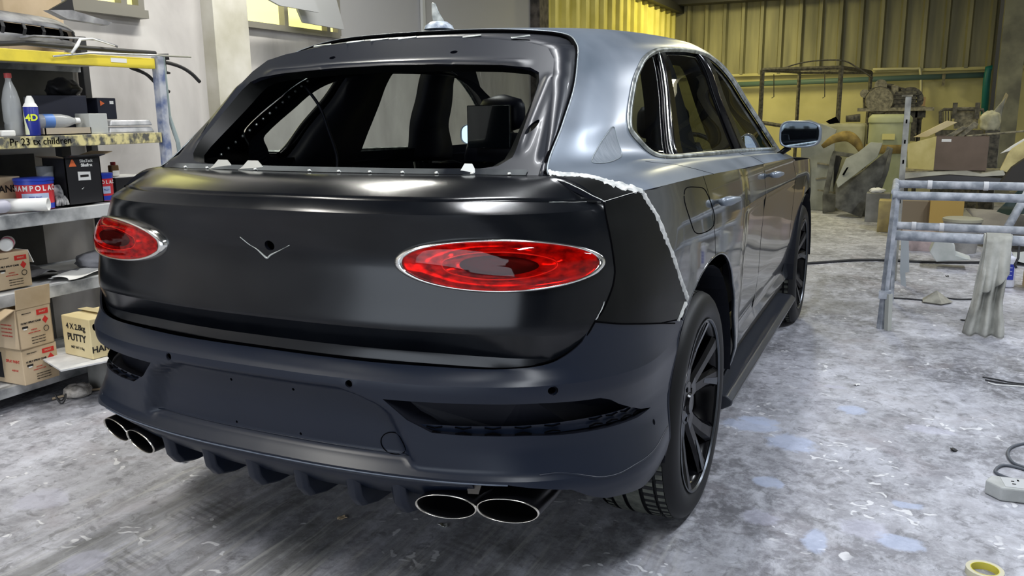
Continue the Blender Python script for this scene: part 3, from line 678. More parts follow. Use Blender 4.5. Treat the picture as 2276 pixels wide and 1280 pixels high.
    under(MB().add(V, [(3 * i + k, 3 * i + k + 1, 3 * ((i + 1) % n) + k + 1, 3 * ((i + 1) % n) + k) for i in range(n) for k in range(2)]).build('window_lining', M_in, None, smooth=False))
    def strip(L0, L1, nm, m_, d=.0):
        V = [];
        for k in range(25):
            f_ = k / 24; a = onG(L0[0] + (L0[2] - L0[0]) * f_, L0[1] + (L0[3] - L0[1]) * f_, d); b = onG(L1[0] + (L1[2] - L1[0]) * f_, L1[1] + (L1[3] - L1[1]) * f_, d); V += [(a.x * sd, a.y, a.z), (b.x * sd, b.y, b.z)]
        o = under(MB().add(V, [(2 * i, 2 * i + 1, 2 * i + 3, 2 * i + 2) for i in range(24)]).build(nm, m_, None, smooth=True)); md = o.modifiers.new('t', 'SOLIDIFY'); md.thickness = .015; md.offset = -1
        return o
    M_piano = M_piano if 'M_piano' in globals() else mat('black_pillar_trim', (.004, .004, .005), .14, spec=.35)
    strip((3.06, 1.72, 3.37, 5.60), (3.30, 1.75, 3.58, 5.68), 'window_divider', M_piano, -.001)
    beadm(fl([onG(3.07 + .31 * k / 20, 1.76 + 3.82 * k / 20, .002) for k in range(21)]), .003, 'divider_bead', M_chrome)
    strip((4.58, 1.90, 4.66, 5.80), (4.88, 1.92, 4.96, 5.75), 'door_pillar', M_piano, -.001)
    for A0, A1 in (((3.10, 1.7, 3.40, 5.75), (3.78, 1.7, 3.86, 5.8)), ((4.50, 1.85, 4.60, 5.8), (4.98, 1.9, 5.04, 5.8))):
        o = strip(A0, A1, 'pillar_trim', M_in, -.03); o.modifiers[0].thickness = .06
    # door handles
    for s0, s1 in ((1.84, 2.10), (3.16, 3.42)):
        L_ = [onS(s0 + (s1 - s0) * k / 14, 1.088 - .012 * k / 14, .012 + .034 * math.sin(PI * (k + 1) / 16)) for k in range(15)]
        o = under(MB().tube(fl(L_), [.011 + .008 * math.exp(-((k - 2.5) / 2.6) ** 2) for k in range(15)], 10, flat=.9).build('door_handle', M_grey, None, smooth=True))
    # wheel arch lips and liners
    lip = [arch(a) for a in [PI * k / 180 for k in range(185, -6, -5)]]
    beadm(fl([Vector(S(s, z)) + Vector((-.003, 0, 0)) for s, z in lip[10:]]), .005, 'arch_lip', M_door)
    beadm(fl([Vector(SB(s, z)) + Vector((-.003, .002, 0)) for s, z in lip[:11]]), .005, 'arch_lip', M_bump)
    for yc, nm in ((1.15, 'wheel_arch'), (4.145, 'wheel_arch')):
        V = []
        for a in [PI * k / 16 for k in range(17)]:
            for x in (.975, .55): V.append((sd * x, yc + .50 * math.cos(a), .38 + (.50 if yc < 2 else .48) * math.sin(a)))
        mb = MB().add(V, [(2 * i, 2 * i + 1, 2 * i + 3, 2 * i + 2) for i in range(16)]); V2 = [(sd * .55, yc + .52 * math.cos(a), .38 + .52 * math.sin(a)) for a in [PI * k / 16 for k in range(17)]]
        mb.add(V2, [tuple(range(17))]); under(mb.build(nm, M_in, None, smooth=False))
    # sill and running board
    mb = MB().grid(lambda u, v: tuple(Vector((sd * (.90 + .03 * math.sin(PI * v) - .03 * v), 1.62 + 2.05 * u, .40 - .13 * v))), 20, 5); under(mb.build('sill', M_quarter, None, smooth=True))
    rb = MB().prism([(.80, .30), (.975, .285), (1.0, .265), (.995, .245), (.96, .225), (.80, .21)], Matrix(((sd, 0, 0, 0), (0, 0, 1, 1.60), (0, 1, 0, 0), (0, 0, 0, 1))), 2.05)
    under(rb.build('running_board', mat('dark_step', (.03, .034, .045), .35, coat=.3), None, bevel=.006))
# old sanding mark on the right pillar
sp_ = spl([(1.06, 2.10), (1.30, 2.42), (1.60, 2.72), (1.80, 2.88), (1.86, 2.6), (1.90, 2.22), (1.80, 2.03), (1.45, 1.92), (1.12, 1.98)], 4)
o = under(panel('sanded_patch', lambda v, t: tuple(onG(v, t, .0008)), sp_, noisy(mat('sanded_paint', (.14, .16, .18), .5, metal=.2), (.13, .155, .185), (.20, .225, .255), 18, 3, .3, .7, stretch=(1, 4, .6), dist=2), None, h=(.1, .1), thick=0)); beadm([onG(v, t, .0008) for v, t in dens(sp_, (.05, .05))] + [onG(*sp_[0], .0008)], .0016, 'patch_edge', M_edge)
# interior: load floor, trims, seats
mb = MB().box((0, 1.45, .78), (1.5, 2.0, .04)); under(mb.build('load_floor', M_in, None))
mb = MB().box((0, .43, 1.06), (1.30, .03, .30)); under(mb.build('tailgate_lining', M_in, None))
for sd in (1, -1):
    under(MB().grid(lambda u, v: (sd * (.88 - .10 * v - .02 * math.sin(v * 6)), .55 + 3.1 * u, .75 + .47 * v), 16, 5).build('side_lining', M_in, None, smooth=True))
def seat(x, y, nm, w=.50, hz=1.22, screen=False):
    def sec(z, t0): return [(x + math.copysign(abs(math.cos(a)) ** .6, math.cos(a)) * w / 2 * (1 - .25 * sstep(hz - .15, hz, z)), y + .25 * (1.2 - z) * -1 * -1 + .08 * math.sin(a) * 1.0, z) for a in [2 * PI * k / 20 for k in range(20)]]
    zs = [.75, .85, .95, 1.05, 1.12, 1.17, hz]; V = [p for z in zs for p in sec(z, 0)]
    F = [(j * 20 + i, j * 20 + (i + 1) % 20, (j + 1) * 20 + (i + 1) % 20, (j + 1) * 20 + i) for j in range(len(zs) - 1) for i in range(20)] + [tuple(range(20))[::-1], tuple((len(zs) - 1) * 20 + k for k in range(20))]
    s_ = under(MB().add(V, F).build(nm, M_seat, None, smooth=True))
    def sub(o): o.parent = s_; o.matrix_parent_inverse = Matrix.Identity(4); return o
    mb = MB(); zc = hz + .10; V = []
    for k in range(9):
        f_ = -1 + k / 4; r_ = math.sqrt(max(0.02, 1 - f_ ** 4)); V += [(x + .135 * r_ * math.cos(a), y - .02 + .055 * r_ * math.sin(a), zc + .10 * f_) for a in [2 * PI * i / 16 for i in range(16)]]
    mb.add(V, [(j * 16 + i, j * 16 + (i + 1) % 16, (j + 1) * 16 + (i + 1) % 16, (j + 1) * 16 + i) for j in range(8) for i in range(16)] + [tuple(range(16))[::-1], tuple(8 * 16 + i for i in range(16))])
    sub(mb.build('headrest', M_seat, None, smooth=True))
    if screen:
        sub(MB().box((x - .02, y - .14, hz + .035), (.25, .018, .22)).build('seat_screen', mat('screen_glass', (.006, .010, .014), .12, coat=1), None, bevel=.004))
        sub(MB().tube([(x - .142, y - .150, hz - .07), (x - .142, y - .150, hz + .142), (x + .102, y - .150, hz + .142), (x + .102, y - .150, hz - .07)], .0012, 6).build('screen_edge', M_dull, None))
for x in (-.38, .38): seat(x, 1.85, 'rear_seat', .56, .98)
seat(-.42, 2.50, 'front_seat', .50, 1.29, True); seat(.42, 2.62, 'front_seat', .50, 1.24)
# steering wheel
under(MB().tube([(.38 + .18 * math.cos(a), 3.38 + .05 * math.sin(a), 1.09 + .17 * math.sin(a)) for a in [2 * PI * k / 32 for k in range(32)]], .014, 8, closed=True).build('steering_wheel', M_seat, None, smooth=True))
under(MB().box((0, 3.55, 1.03), (1.6, .35, .20)).build('dashboard', M_in, None, bevel=.04))
# hanging loom and fittings seen inside the left pillar
under(MB().tube(spl([(-.52, .98, 1.50), (-.47, 1.0, 1.42), (-.45, 1.02, 1.33), (-.435, 1.04, 1.24), (-.43, 1.03, 1.18)], 5, False), .006, 6).build('wiring_loom', M_in, None, smooth=True))
for k in range(14):
    f_ = k / 13; p = Vector((-.60 + .06 * f_, .60 + .42 * f_, 1.26 + .26 * f_)) + Vector((-.02, 0.03, 0)); under(MB().lathe([(0, -.006), (.005, -.004), (.006, 0), (.002, .003), (0, .003)], p, 8, 'y').build('trim_clip', M_dull, None, smooth=True))
# inner left pillar liner (ribbed)
under(MB().grid(lambda u, v: tuple(Vector(G(.15 + 1.5 * v, 2 + 4.3 * u)) * 1.0 + Vector((-.045, .02, -.01)))[0:3], 24, 6).build('pillar_lining', M_in, None, smooth=True))
o = MB().grid(lambda u, v: (lambda p: (-p[0] + .045, p[1] + .02, p[2] - .01))(G(.15 + 1.5 * v, 2 + 4.3 * u)), 24, 6).build('pillar_lining', M_in, None, smooth=True); under(o)
# ---- wheels
def wheel(name, x, y, sd, lab):
    """tyre 790 mm, rim 22 inch, five broad twin spokes"""
    n = 96; R = .395; w = .285; xo = x; rm = empty.__name__ and None
    prof = [(.290, -.02), (.300, -.004), (.330, .006), (.355, .004), (.375, -.006), (.387, -.018), (.3935, -.034)]
    prof = [(r, h) for r, h in prof]; tread = []
    xs_ = [-.036, -.058, -.060, -.068, -.070, -.105, -.107, -.117, -.119, -.166, -.168, -.178, -.180, -.215, -.217, -.225, -.227, -.249]
    inn = [(.387, -.267), (.375, -.279), (.345, -.288), (.30, -.283), (.285, -.27)]
    def mk(prof_, m_, nm, par=None):
        mb = MB().lathe([(r, h * 1.0) for r, h in prof_], (0, 0, 0), n, 'x')
        V = [(xo * 0 + sd * (v[0]), v[1], v[2]) for v in mb.v]
        V = [(sd * xo + v[0], y + v[1], R + v[2]) for v in V]
        return MB().add(V, mb.f).build(nm, m_, None, smooth=True, angle=40)
    # rim barrel is the wheel's own mesh
    rim = under(mk([(.300, .0), (.302, -.008), (.292, -.014), (.284, -.03), (.272, -.06), (.265, -.12), (.262, -.24), (.285, -.27)], M_rim, name)); rim['label'] = lab
    def sub(o): o.parent = rim; o.matrix_parent_inverse = Matrix.Identity(4); return o
    sub(mk([(.300, .0015), (.2945, .0020), (.291, -.004)], M_rimm, 'rim_edge'))
    sub(mk(prof, M_tyre, 'tyre_wall')); sub(mk(inn, M_tyre, 'tyre_wall'))
    # tread with four grooves and lateral cuts on the shoulders
    mb = MB(); N_ = 140; rows = []
    ks = []
    for h in xs_:
        g = h in (-.060, -.068, -.107, -.117, -.168, -.178, -.217, -.225); ks.append((h, R - (.008 if g else .0015 if h in (-.036, -.249) else 0)))
    V = []
    for h, r in ks:
        for k in range(N_ * 2):
            cut = (k % 4 == 0) and (h > -.060 or h < -.217 or -.105 <= h <= -.070) and r > R - .005
            a = 2 * PI * k / (N_ * 2); rr = r - (.005 if cut else 0); V.append((sd * (xo + h), y + rr * math.cos(a), R + rr * math.sin(a)))
    M2 = N_ * 2; F = [(j * M2 + k, j * M2 + (k + 1) % M2, (j + 1) * M2 + (k + 1) % M2, (j + 1) * M2 + k) for j in range(len(ks) - 1) for k in range(M2)]
    tr = sub(MB().add(V, F).build('tread', [M_tread, M_tyre], None)); gr = {ks[j][0] for j in range(len(ks)) if ks[j][1] < R - .005}
    for p in tr.data.polygons:
        rr = [math.hypot(tr.data.vertices[i].co.y - y, tr.data.vertices[i].co.z - R) for i in p.vertices]
        if min(rr) < R - .0042: p.material_index = 1  # groove and cut faces coloured darker to stand in for shade
    mb = MB().lathe([(.3935, -.034), (.3925, -.036)], (0, 0, 0), n, 'x')
    # spokes
    for k in range(5):
        for tw in (-1, 1):
            a0 = 2 * PI * k / 5 + PI / 2 + tw * .10; a1 = 2 * PI * k / 5 + PI / 2 + tw * .26
            def pt(r, a, h): return (sd * (xo + h), y + r * math.cos(a) * 1, R + r * math.sin(a))
            V = []; secs = [(.06, -.052, .034), (.12, -.048, .030), (.20, -.030, .030), (.27, -.012, .036), (.295, -.005, .042)]
            for r, h, hw in secs:
                f_ = (r - .06) / .235; a = a0 + (a1 - a0) * f_; da = hw / r
                V += [pt(r, a - da, h - .012), pt(r, a - da * .55, h), pt(r, a + da * .55, h), pt(r, a + da, h - .012), pt(r, a + da * .5, h - .045), pt(r, a - da * .5, h - .045)]
            F = [(6 * j + i, 6 * j + (i + 1) % 6, 6 * j + 6 + (i + 1) % 6, 6 * j + 6 + i) for j in range(4) for i in range(6)] + [tuple(range(6))[::-1], tuple(24 + i for i in range(6))]
            sub(MB().add(V, F).build('spoke', M_rim, None))
            if tw > 0:
                # machined face between the twin spokes near the rim
                e = [pt(.18, 2 * PI * k / 5 + PI / 2 - .19, -.034), pt(.285, 2 * PI * k / 5 + PI / 2 - .36, -.006), pt(.285, 2 * PI * k / 5 + PI / 2 - .26, -.0055), pt(.19, 2 * PI * k / 5 + PI / 2 - .12, -.033)]
                sub(MB().add(e, [(0, 1, 2, 3)]).build('spoke_facet', M_rimm, None, solid=.002))
    sub(mk([(.001, -.035), (.035, -.036), (.040, -.045), (.075, -.050), (.078, -.07), (.078, -.11), (.0, -.11)], M_rim, 'hub'))
    sub(mk([(.05, -.12), (.205, -.12), (.205, -.145), (.05, -.145)], mat('brake_disc', (.10, .10, .11), .4, metal=.8), 'brake_disc'))
    for k in range(5):
        a = 2 * PI * (k + .5) / 5; sub(MB().lathe([(0, .004), (.009, .003), (.010, -.01)], (sd * (xo - .047), y + .056 * math.cos(a), R + .056 * math.sin(a)), 8, 'x').build('wheel_nut', M_rim, None))
    return rim
wheel('rear_wheel', .972, 1.15, 1, 'dark spoked alloy wheel with wide dusty tyre'); wheel('rear_wheel', .972, 1.15, -1, None) if False else wheel('rear_wheel', .972, 1.15, -1, 'far side rear wheel')
wheel('front_wheel', .972, 4.145, 1, 'dark spoked front wheel'); wheel('front_wheel', .972, 4.145, -1, 'far side front wheel')
# ---- mirrors
for sd in (1, -1):
    cx, cy, cz = 1.005, 3.30, 1.258
    def mr(k, dy):
        V = []
        for a in [2 * PI * i / 32 for i in range(32)]:
            ca, sa = math.cos(a), math.sin(a); px_ = math.copysign(abs(ca) ** .55, ca) * .112; pz = math.copysign(abs(sa) ** .6, sa) * .072 * (1 - .12 * ca)
            V.append((sd * (cx + px_ * k), cy + dy - .16 * px_ * k, cz + pz * k + .004))
        return V
    def sh_(spec):
        V = []; 
        for k, d in spec: V += mr(k, d)
        return MB().add(V, [(j * 32 + i, j * 32 + (i + 1) % 32, (j + 1) * 32 + (i + 1) % 32, (j + 1) * 32 + i) for j in range(len(spec) - 1) for i in range(32)])
    m0 = under(sh_([(.90, .006), (.93, -.002), (.97, -.003), (1.0, .006), (1.03, .03), (1.0, .07), (.8, .11), (.4, .13), (.01, .135)]).build('door_mirror', M_grey, None, smooth=True)); m0['label'] = 'grey door mirror with blue-tinted glass'
    def sub(o): o.parent = m0; o.matrix_parent_inverse = Matrix.Identity(4); return o
    sub(sh_([(.91, .005), (.5, .005), (.01, .005)]).build('mirror_glass', mat('mirror_silver', (.55, .66, .78), .03, metal=1), None, smooth=False))
    sub(MB().tube([(sd * (cx - .06), cy + .05, cz - .07), (sd * (cx - .10), cy + .06, cz - .10), (sd * .88, cy + .05, 1.135)], [.028, .024, .030], 12, flat=.6).build('mirror_arm', M_quarter, None, smooth=True))
# ---- roof aerial
ax_, ay_, az_ = -.02, 1.13, 1.690
fin = under(MB().lathe([(.055, .0), (.050, .012), (.03, .026), (.0, .03)], (ax_, ay_, az_), 20, 'z').build('roof_aerial', noisy(mat('taped_aerial', (.28, .32, .38), .4), (.12, .15, .2), (.5, .55, .6), 30), None, smooth=True))
mb = MB().prism([(-.006, .0), (.045, .0), (.018, .04), (.002, .075), (-.012, .076), (-.012, .03)], face_m((ax_ - .015, ay_ + .006, az_ + .018), (1, 0, 0), (0, 0, 1)), .012)
o = mb.build('aerial_fin', M_dull, None, bevel=.004); o.parent = fin; o.matrix_parent_inverse = Matrix.Identity(4)
# ================================================================ the workshop
def struct(o): return tag(o, kind='structure')
# ---- floor: dusty concrete with wear, tyre tracks, primer blots and flecks
M_floor = mat('dusty_concrete', (.4, .4, .43), .62)
nt = M_floor.node_tree; N = nt.nodes; Lk = nt.links; bs = bsdf(M_floor)
tc = N.new('ShaderNodeTexCoord'); geo = tc.outputs['Object']
def noise(sc, det=6, dist=0, stretch=(1, 1, 1), rough=.55):
    mp = N.new('ShaderNodeMapping'); mp.inputs['Scale'].default_value = stretch; n_ = N.new('ShaderNodeTexNoise')
    n_.inputs['Scale'].default_value = sc; n_.inputs['Detail'].default_value = det; n_.inputs['Distortion'].default_value = dist; n_.inputs['Roughness'].default_value = rough
    Lk.new(geo, mp.inputs[0]); Lk.new(mp.outputs[0], n_.inputs['Vector']); return n_.outputs[0]
def rng(v, a, b, c_=0, d=1):
    m_ = N.new('ShaderNodeMapRange'); m_.inputs[1].default_value = a; m_.inputs[2].default_value = b; m_.inputs[3].default_value = c_; m_.inputs[4].default_value = d; Lk.new(v, m_.inputs[0]); return m_.outputs[0]
def mth(op, a, b=None):
    m_ = N.new('ShaderNodeMath'); m_.operation = op
    for i, q in enumerate((a, b)):
        if q is None: continue
        if isinstance(q, (int, float)): m_.inputs[i].default_value = q
        else: Lk.new(q, m_.inputs[i])
    return m_.outputs[0]
def mix(f, a, b):
    m_ = N.new('ShaderNodeMix'); m_.data_type = 'RGBA'
    if isinstance(f, (int, float)): m_.inputs[0].default_value = f
    else: Lk.new(f, m_.inputs[0])
    for i, q in ((6, a), (7, b)):
        if isinstance(q, tuple): m_.inputs[i].default_value = (*q, 1)
        else: Lk.new(q, m_.inputs[i])
    return m_.outputs[2]
sep = N.new('ShaderNodeSeparateXYZ'); Lk.new(geo, sep.inputs[0]); X_, Y_ = sep.outputs[0], sep.outputs[1]
base = mix(rng(noise(1.1, 9, .5, (1, 1, 1), .62), .34, .64), (.13, .13, .145), (.50, .50, .55))
base = mix(mth('MULTIPLY', rng(noise(5.5, 11, .35, (1.5, 1, 1), .74), .46, .64), .62), base, (.66, .67, .74))
base = mix(mth('MULTIPLY', rng(noise(7, 11, .2, (1, 1, 1), .75), .50, .68), .65), base, (.085, .085, .095))
base = mix(mth('MULTIPLY', rng(noise(22, 10, .3, (1, 1, 1), .7), .48, .60), .35), base, (.62, .63, .68))
base = mix(mth('MULTIPLY', rng(noise(15, 10, .8, (1, 1, 1), .7), .54, .62), .5), base, (.11, .11, .115))
base = mix(mth('MULTIPLY', rng(noise(2.2, 4, 1, (1, 1, 1)), .56, .70), .4), base, (.34, .30, .32))
# tyre tracks run straight back from the car
trk = mth('MULTIPLY', rng(X_, -1.25, -1.0), rng(X_, 1.0, 1.3, 1, 0)); trk = mth('MULTIPLY', trk, rng(Y_, 1.2, .5))
base = mix(mth('MULTIPLY', mth('MULTIPLY', rng(noise(3.2, 7, .6, (3.5, .28, 1), .6), .42, .62), trk), .65), base, (.16, .16, .15))
base = mix(mth('MULTIPLY', mth('MULTIPLY', rng(noise(5, 8, .4, (5, .35, 1), .65), .52, .66), trk), .6), base, (.62, .61, .58))
for xc, w in ((-.62, .12), (.35, .10), (.82, .13)):
    band = mth('MULTIPLY', rng(mth('ABSOLUTE', mth('SUBTRACT', X_, xc)), w - .02, w, 1, 0), trk)
    wv = mth('SINE', mth('ADD', mth('MULTIPLY', Y_, 190), mth('MULTIPLY', X_, 40))); band = mth('MULTIPLY', band, mth('MULTIPLY', rng(wv, -.1, .4), rng(noise(4, 4), .48, .6)))
    base = mix(mth('MULTIPLY', band, .30), base, (.09, .09, .09))
vr = N.new('ShaderNodeTexVoronoi'); vr.inputs['Scale'].default_value = 13; mp = N.new('ShaderNodeMapping'); mp.inputs['Scale'].default_value = (1, 1.6, 1)
nd = N.new('ShaderNodeTexNoise'); nd.inputs['Scale'].default_value = 9; va = N.new('ShaderNodeVectorMath'); va.operation = 'MULTIPLY_ADD'; va.inputs[1].default_value = (.22, .22, 0)
Lk.new(geo, nd.inputs['Vector']); Lk.new(nd.outputs['Color'], va.inputs[0]); Lk.new(geo, va.inputs[2]); Lk.new(va.outputs[0], mp.inputs[0]); Lk.new(mp.outputs[0], vr.inputs['Vector'])
fl_ = mth('MULTIPLY', rng(vr.outputs['Distance'], .22, .17, 0, 1), rng(noise(2.3, 3), .5, .56))
base = mix(mth('MULTIPLY', fl_, .85), base, (.78, .78, .80))
blots = [(1665, 945, .16, .09, 0), (1755, 985, .15, .11, 0), (1690, 935, .14, .06, 0), (1708, 1072, .075, .05, 0), (1895, 912, .09, .07, 0), (1815, 1200, .055, .10, 0), (1922, 1180, .11, .09, 1), (2000, 1205, .10, .06, 0), (1860, 860, .08, .03, 1), (2060, 955, .14, .06, 1), (1690, 1150, .10, .06, 1), (2010, 1122, .08, .04, 0), (90, 1110, .14, .1, 1), (190, 1250, .12, .08, 1)]
nz = mth('MULTIPLY', mth('SUBTRACT', noise(9, 8, .5, (1, 1, 1), .7), .5), 1.9)
for px, py, rx, ry, k in blots:
    p = at(px, py, 2, 0); dx = mth('DIVIDE', mth('SUBTRACT', X_, p.x), rx * .8); dy = mth('DIVIDE', mth('SUBTRACT', Y_, p.y), ry)
    d = mth('ADD', mth('SQRT', mth('ADD', mth('MULTIPLY', dx, dx), mth('MULTIPLY', dy, dy))), nz)
    base = mix(rng(d, 1.0, .70, 0, .62 if not k else .45), base, (.50, .57, .76) if not k else (.56, .56, .68))
Lk.new(base, bs.inputs['Base Color'])
Lk.new(rng(noise(3, 6), .3, .7, .42, .75), bs.inputs['Roughness'])
bp_ = N.new('ShaderNodeBump'); bp_.inputs['Strength'].default_value = .35; bp_.inputs['Distance'].default_value = .004; Lk.new(noise(30, 10, 0, (1, 1, 1), .7), bp_.inputs['Height']); Lk.new(bp_.outputs[0], bs.inputs['Normal'])
struct(MB().box((1.4, 5.0, -.05), (9.0, 23.0, .1)).build('floor', M_floor))
# ---- walls
M_plaster = noisy(mat('worn_plaster', (.5, .48, .46), .9), (.40, .38, .37), (.66, .64, .62), 2.5, 10, .3, .7, bump=.3, stretch=(1, 1, .5), dist=.6)
M_plaster2 = noisy(mat('painted_block', (.52, .50, .36), .85), (.42, .39, .20), (.62, .57, .30), 1.2, 8, .3, .7, bump=.15)
M_sheet = noisy(mat('cream_sheet', (.50, .49, .38), .5), (.16, .155, .10), (.34, .32, .19), 1.5, 6, .3, .7, stretch=(4, 1, .4)); M_sheety = noisy(mat('yellow_sheet', (.72, .64, .16), .5), (.62, .55, .12), (.80, .72, .22), 2, 4)
M_dark = mat('dark_steel', (.03, .03, .032), .6); M_roof = mat('roof_sheet', (.045, .045, .045), .8)
M_pane = mat('lit_pane', (.8, .8, .3), .5, emit=(1, .90, .30), es=1.15)
M_gpan = mat('grey_paint', (.40, .41, .42), .45); M_frame2 = mat('window_steel', (.22, .21, .18), .5)
XL, YB = -2.95, 15.95
struct(MB().box((XL - .1, 1.2, 1.03), (.2, 15.4, 2.06)).box((XL - .1, -2.4, 2.505), (.2, 8.2, .89)).box((XL - .1, 2.855, 2.505), (.2, .89, .89)).box((XL - .1, 4.7, 3.45), (.2, 22.4, 1.0)).build('wall_left', M_plaster))
struct(MB().box((XL - .1, 6.66, 2.505), (.2, 4.36, .89)).build('wall_left', mat('grey_rendered_panel', (.42, .42, .43), .7)))
struct(MB().box((XL - .1, 12.45, 1.03), (.2, 7.1, 2.06)).build('wall_left', M_plaster))
def corr(fn, L, z0, z1, pitch=.36, rib=.09, dp=.055):
    V = []; P_ = []; x = 0
    while x < L: P_ += [(x, 0), (x + pitch - rib - .03, 0), (x + pitch - rib, dp), (x + pitch - .03, dp)]; x += pitch
    for a, d in P_:
        for z in (z0, z1): V.append(fn(min(a, L), d, z))
    return MB().add(V, [(2 * i, 2 * i + 2, 2 * i + 3, 2 * i + 1) for i in range(len(P_) - 1)])
struct(corr(lambda a, d, z: (XL + d, 9.0 + a, z), 6.95, 2.06, 3.36, .40).build('wall_left', M_sheety, solid=.004))
struct(MB().box((XL + .02, 8.75, 2.0), (.22, .30, 4.0)).build('trim_1', noisy(mat('rusty_column', (.07, .06, .055), .8), (.04, .035, .03), (.14, .12, .10), 12)))
struct(MB().box((XL + .08, 12.4, 3.43), (.20, 7.2, .14)).build('trim_2', M_dark))
struct(MB().box((-2.90, 3.12, 2.0), (.12, .34, 4.0)).build('trim_3', noisy(mat('pilaster_plaster', (.5, .49, .42), .9), (.46, .44, .36), (.64, .62, .56), 3, 8, bump=.2)))
struct(MB().box((1.4, YB + .1, 1.06), (9.0, .2, 2.12)).build('wall_back', M_plaster2))
struct(corr(lambda a, d, z: (XL + a, YB - d, z), 8.8, 2.12, 3.94, .36, .085, .10).build('wall_back', M_sheet, solid=.004))
struct(MB().box((1.4, YB - .04, 2.11), (9.0, .10, .05)).build('trim_4', M_plaster2))
struct(MB().box((5.95, 5.0, 1.9), (.2, 23, 4.1)).build('wall_right', noisy(mat('right_plaster', (.5, .5, .48), .9), (.42, .42, .40), (.60, .60, .58), 1.5)))
struct(MB().box((-3.0, -6.5, 1.9), (.2, .2, 3.8)).box((4.1, -6.5, 1.9), (3.6, .2, 3.8)).box((-.3, -6.5, 3.55), (5.2, .2, .7)).build('wall_rear', mat('rear_render', (.14, .14, .14), .8)))
struct(MB().add([(XL - .2, -6.6, 3.95), (6.1, -6.6, 3.95), (6.1, 16.1, 3.95), (XL - .2, 16.1, 3.95)], [(0, 1, 2, 3)]).build('ceiling', M_roof, solid=.05))
for k, y in enumerate((2.0, 7.0, 12.0)): struct(MB().box((1.4, y, 3.80), (9.0, .14, .26)).build('trim_%d' % (5 + k), M_dark))
struct(MB().box((1.2, 15.6, 3.56), (8.4, .35, .16)).build('trim_8', M_dark))
for k, (x, w) in enumerate(((2.97, .34),)):
    struct(MB().box((x, 14.6, 1.95), (w, .34, 3.9)).build('trim_9', noisy(mat('column_paint', (.20, .20, .16), .7), (.13, .13, .11), (.26, .26, .20), 3)))
struct(MB().box((2.67, 13.4, 1.95), (.05, .28, 3.9)).build('trim_10', M_dark))
# lamps: real tubes where the light comes from
M_tube = mat('lamp_tube', (1, 1, 1), .5, emit=(.95, .98, 1), es=6)
for i, (x, y, z, L, p, c_) in enumerate(TUBES):
    t = empty('ceiling_lamp', (x, y, z), 0, 'fluorescent batten lamp above %s' % ['the near right corner', 'the near left corner', 'the trestle', 'the left windows', 'the bay behind the trestle', 'the scrap pile', 'the car roof', 'the dark column', 'the yellow sheets'][i], 'lamp', 'fluorescent lamps under the roof')
    MB().box((0, 0, .03), (.10, L + .1, .05)).build('housing', M_gpan, t); MB().tube([(0, -L / 2, -.01), (0, L / 2, -.01)], .013, 8).build('lamp_tube', M_tube, t)
    tag(MB().tube([(0, 0, .05), (0, 0, 3.95 - z)], .008, 6).build('hanger', M_dark, t))
# windows in the left wall
def win(name, y0, y1, z0, z1, muls, panes=True):
    mb = MB()
    for y in [y0] + muls + [y1]: mb.box((XL + .01, y, (z0 + z1) / 2), (.06, .045, z1 - z0))
    for z in (z0, z1): mb.box((XL + .01, (y0 + y1) / 2, z), (.07, y1 - y0, .045))
    f = struct(mb.build(name, M_frame2)); ys_ = [y0] + muls + [y1]
    for a, b in zip(ys_, ys_[1:]): MB().box((XL - .02, (a + b) / 2, (z0 + z1) / 2), (.008, b - a - .03, z1 - z0 - .03)).build('pane', M_pane, f)
    return f
win('window_1', 3.30, 4.48, 2.06, 2.95, [3.80, 4.33])
win('window_2', 1.70, 2.41, 2.06, 2.95, [2.28])
struct(MB().box((XL + .03, 2.05, 2.03), (.10, .75, .05)).build('trim_11', M_frame2)); struct(MB().box((XL + .02, 5.9, 2.5), (.03, .05, .9)).build('trim_15', mat('pale_strip', (.55,.56,.55), .6)))
def slab(name, px, ax, val, th, m, parent=None, bevel=0, lab=None, cat=None, group=None, far=True):
    """flat thing traced at its own distance with real thickness"""
    P_ = [at(x, y, ax, val) for x, y in px]; n_ = Vector((0, 0, 0)); n_[ax] = th * (1 if ax == 1 else -1)
    k = len(P_); mb = MB().add(P_ + [p + n_ for p in P_], [tuple(range(k))[::-1], tuple(range(k, 2 * k))] + [(i, (i + 1) % k, k + (i + 1) % k, k + i) for i in range(k)])
    return tag(mb.build(name, m, parent, bevel=bevel), lab, cat, group)
# painted sashes hinged outwards and the masked pane beyond
def sash(px, x, lab):
    P_ = [at(a, b, 0, x) for a, b in px]; k = len(P_); V = P_ + [p + Vector((-.02, .0, .0)) for p in P_]
    return struct(MB().add(V, [tuple(range(k)), tuple(range(k, 2 * k))[::-1]] + [(i, (i + 1) % k, k + (i + 1) % k, k + i) for i in range(k)]).build(lab, M_gpan))
sash([(596, -30), (600, 0), (622, 12), (710, 28), (688, -30)], XL + .30, 'window_3')
sash([(655, -30), (663, 22), (675, 50), (766, 66), (740, -30)], XL + .20, 'window_4')
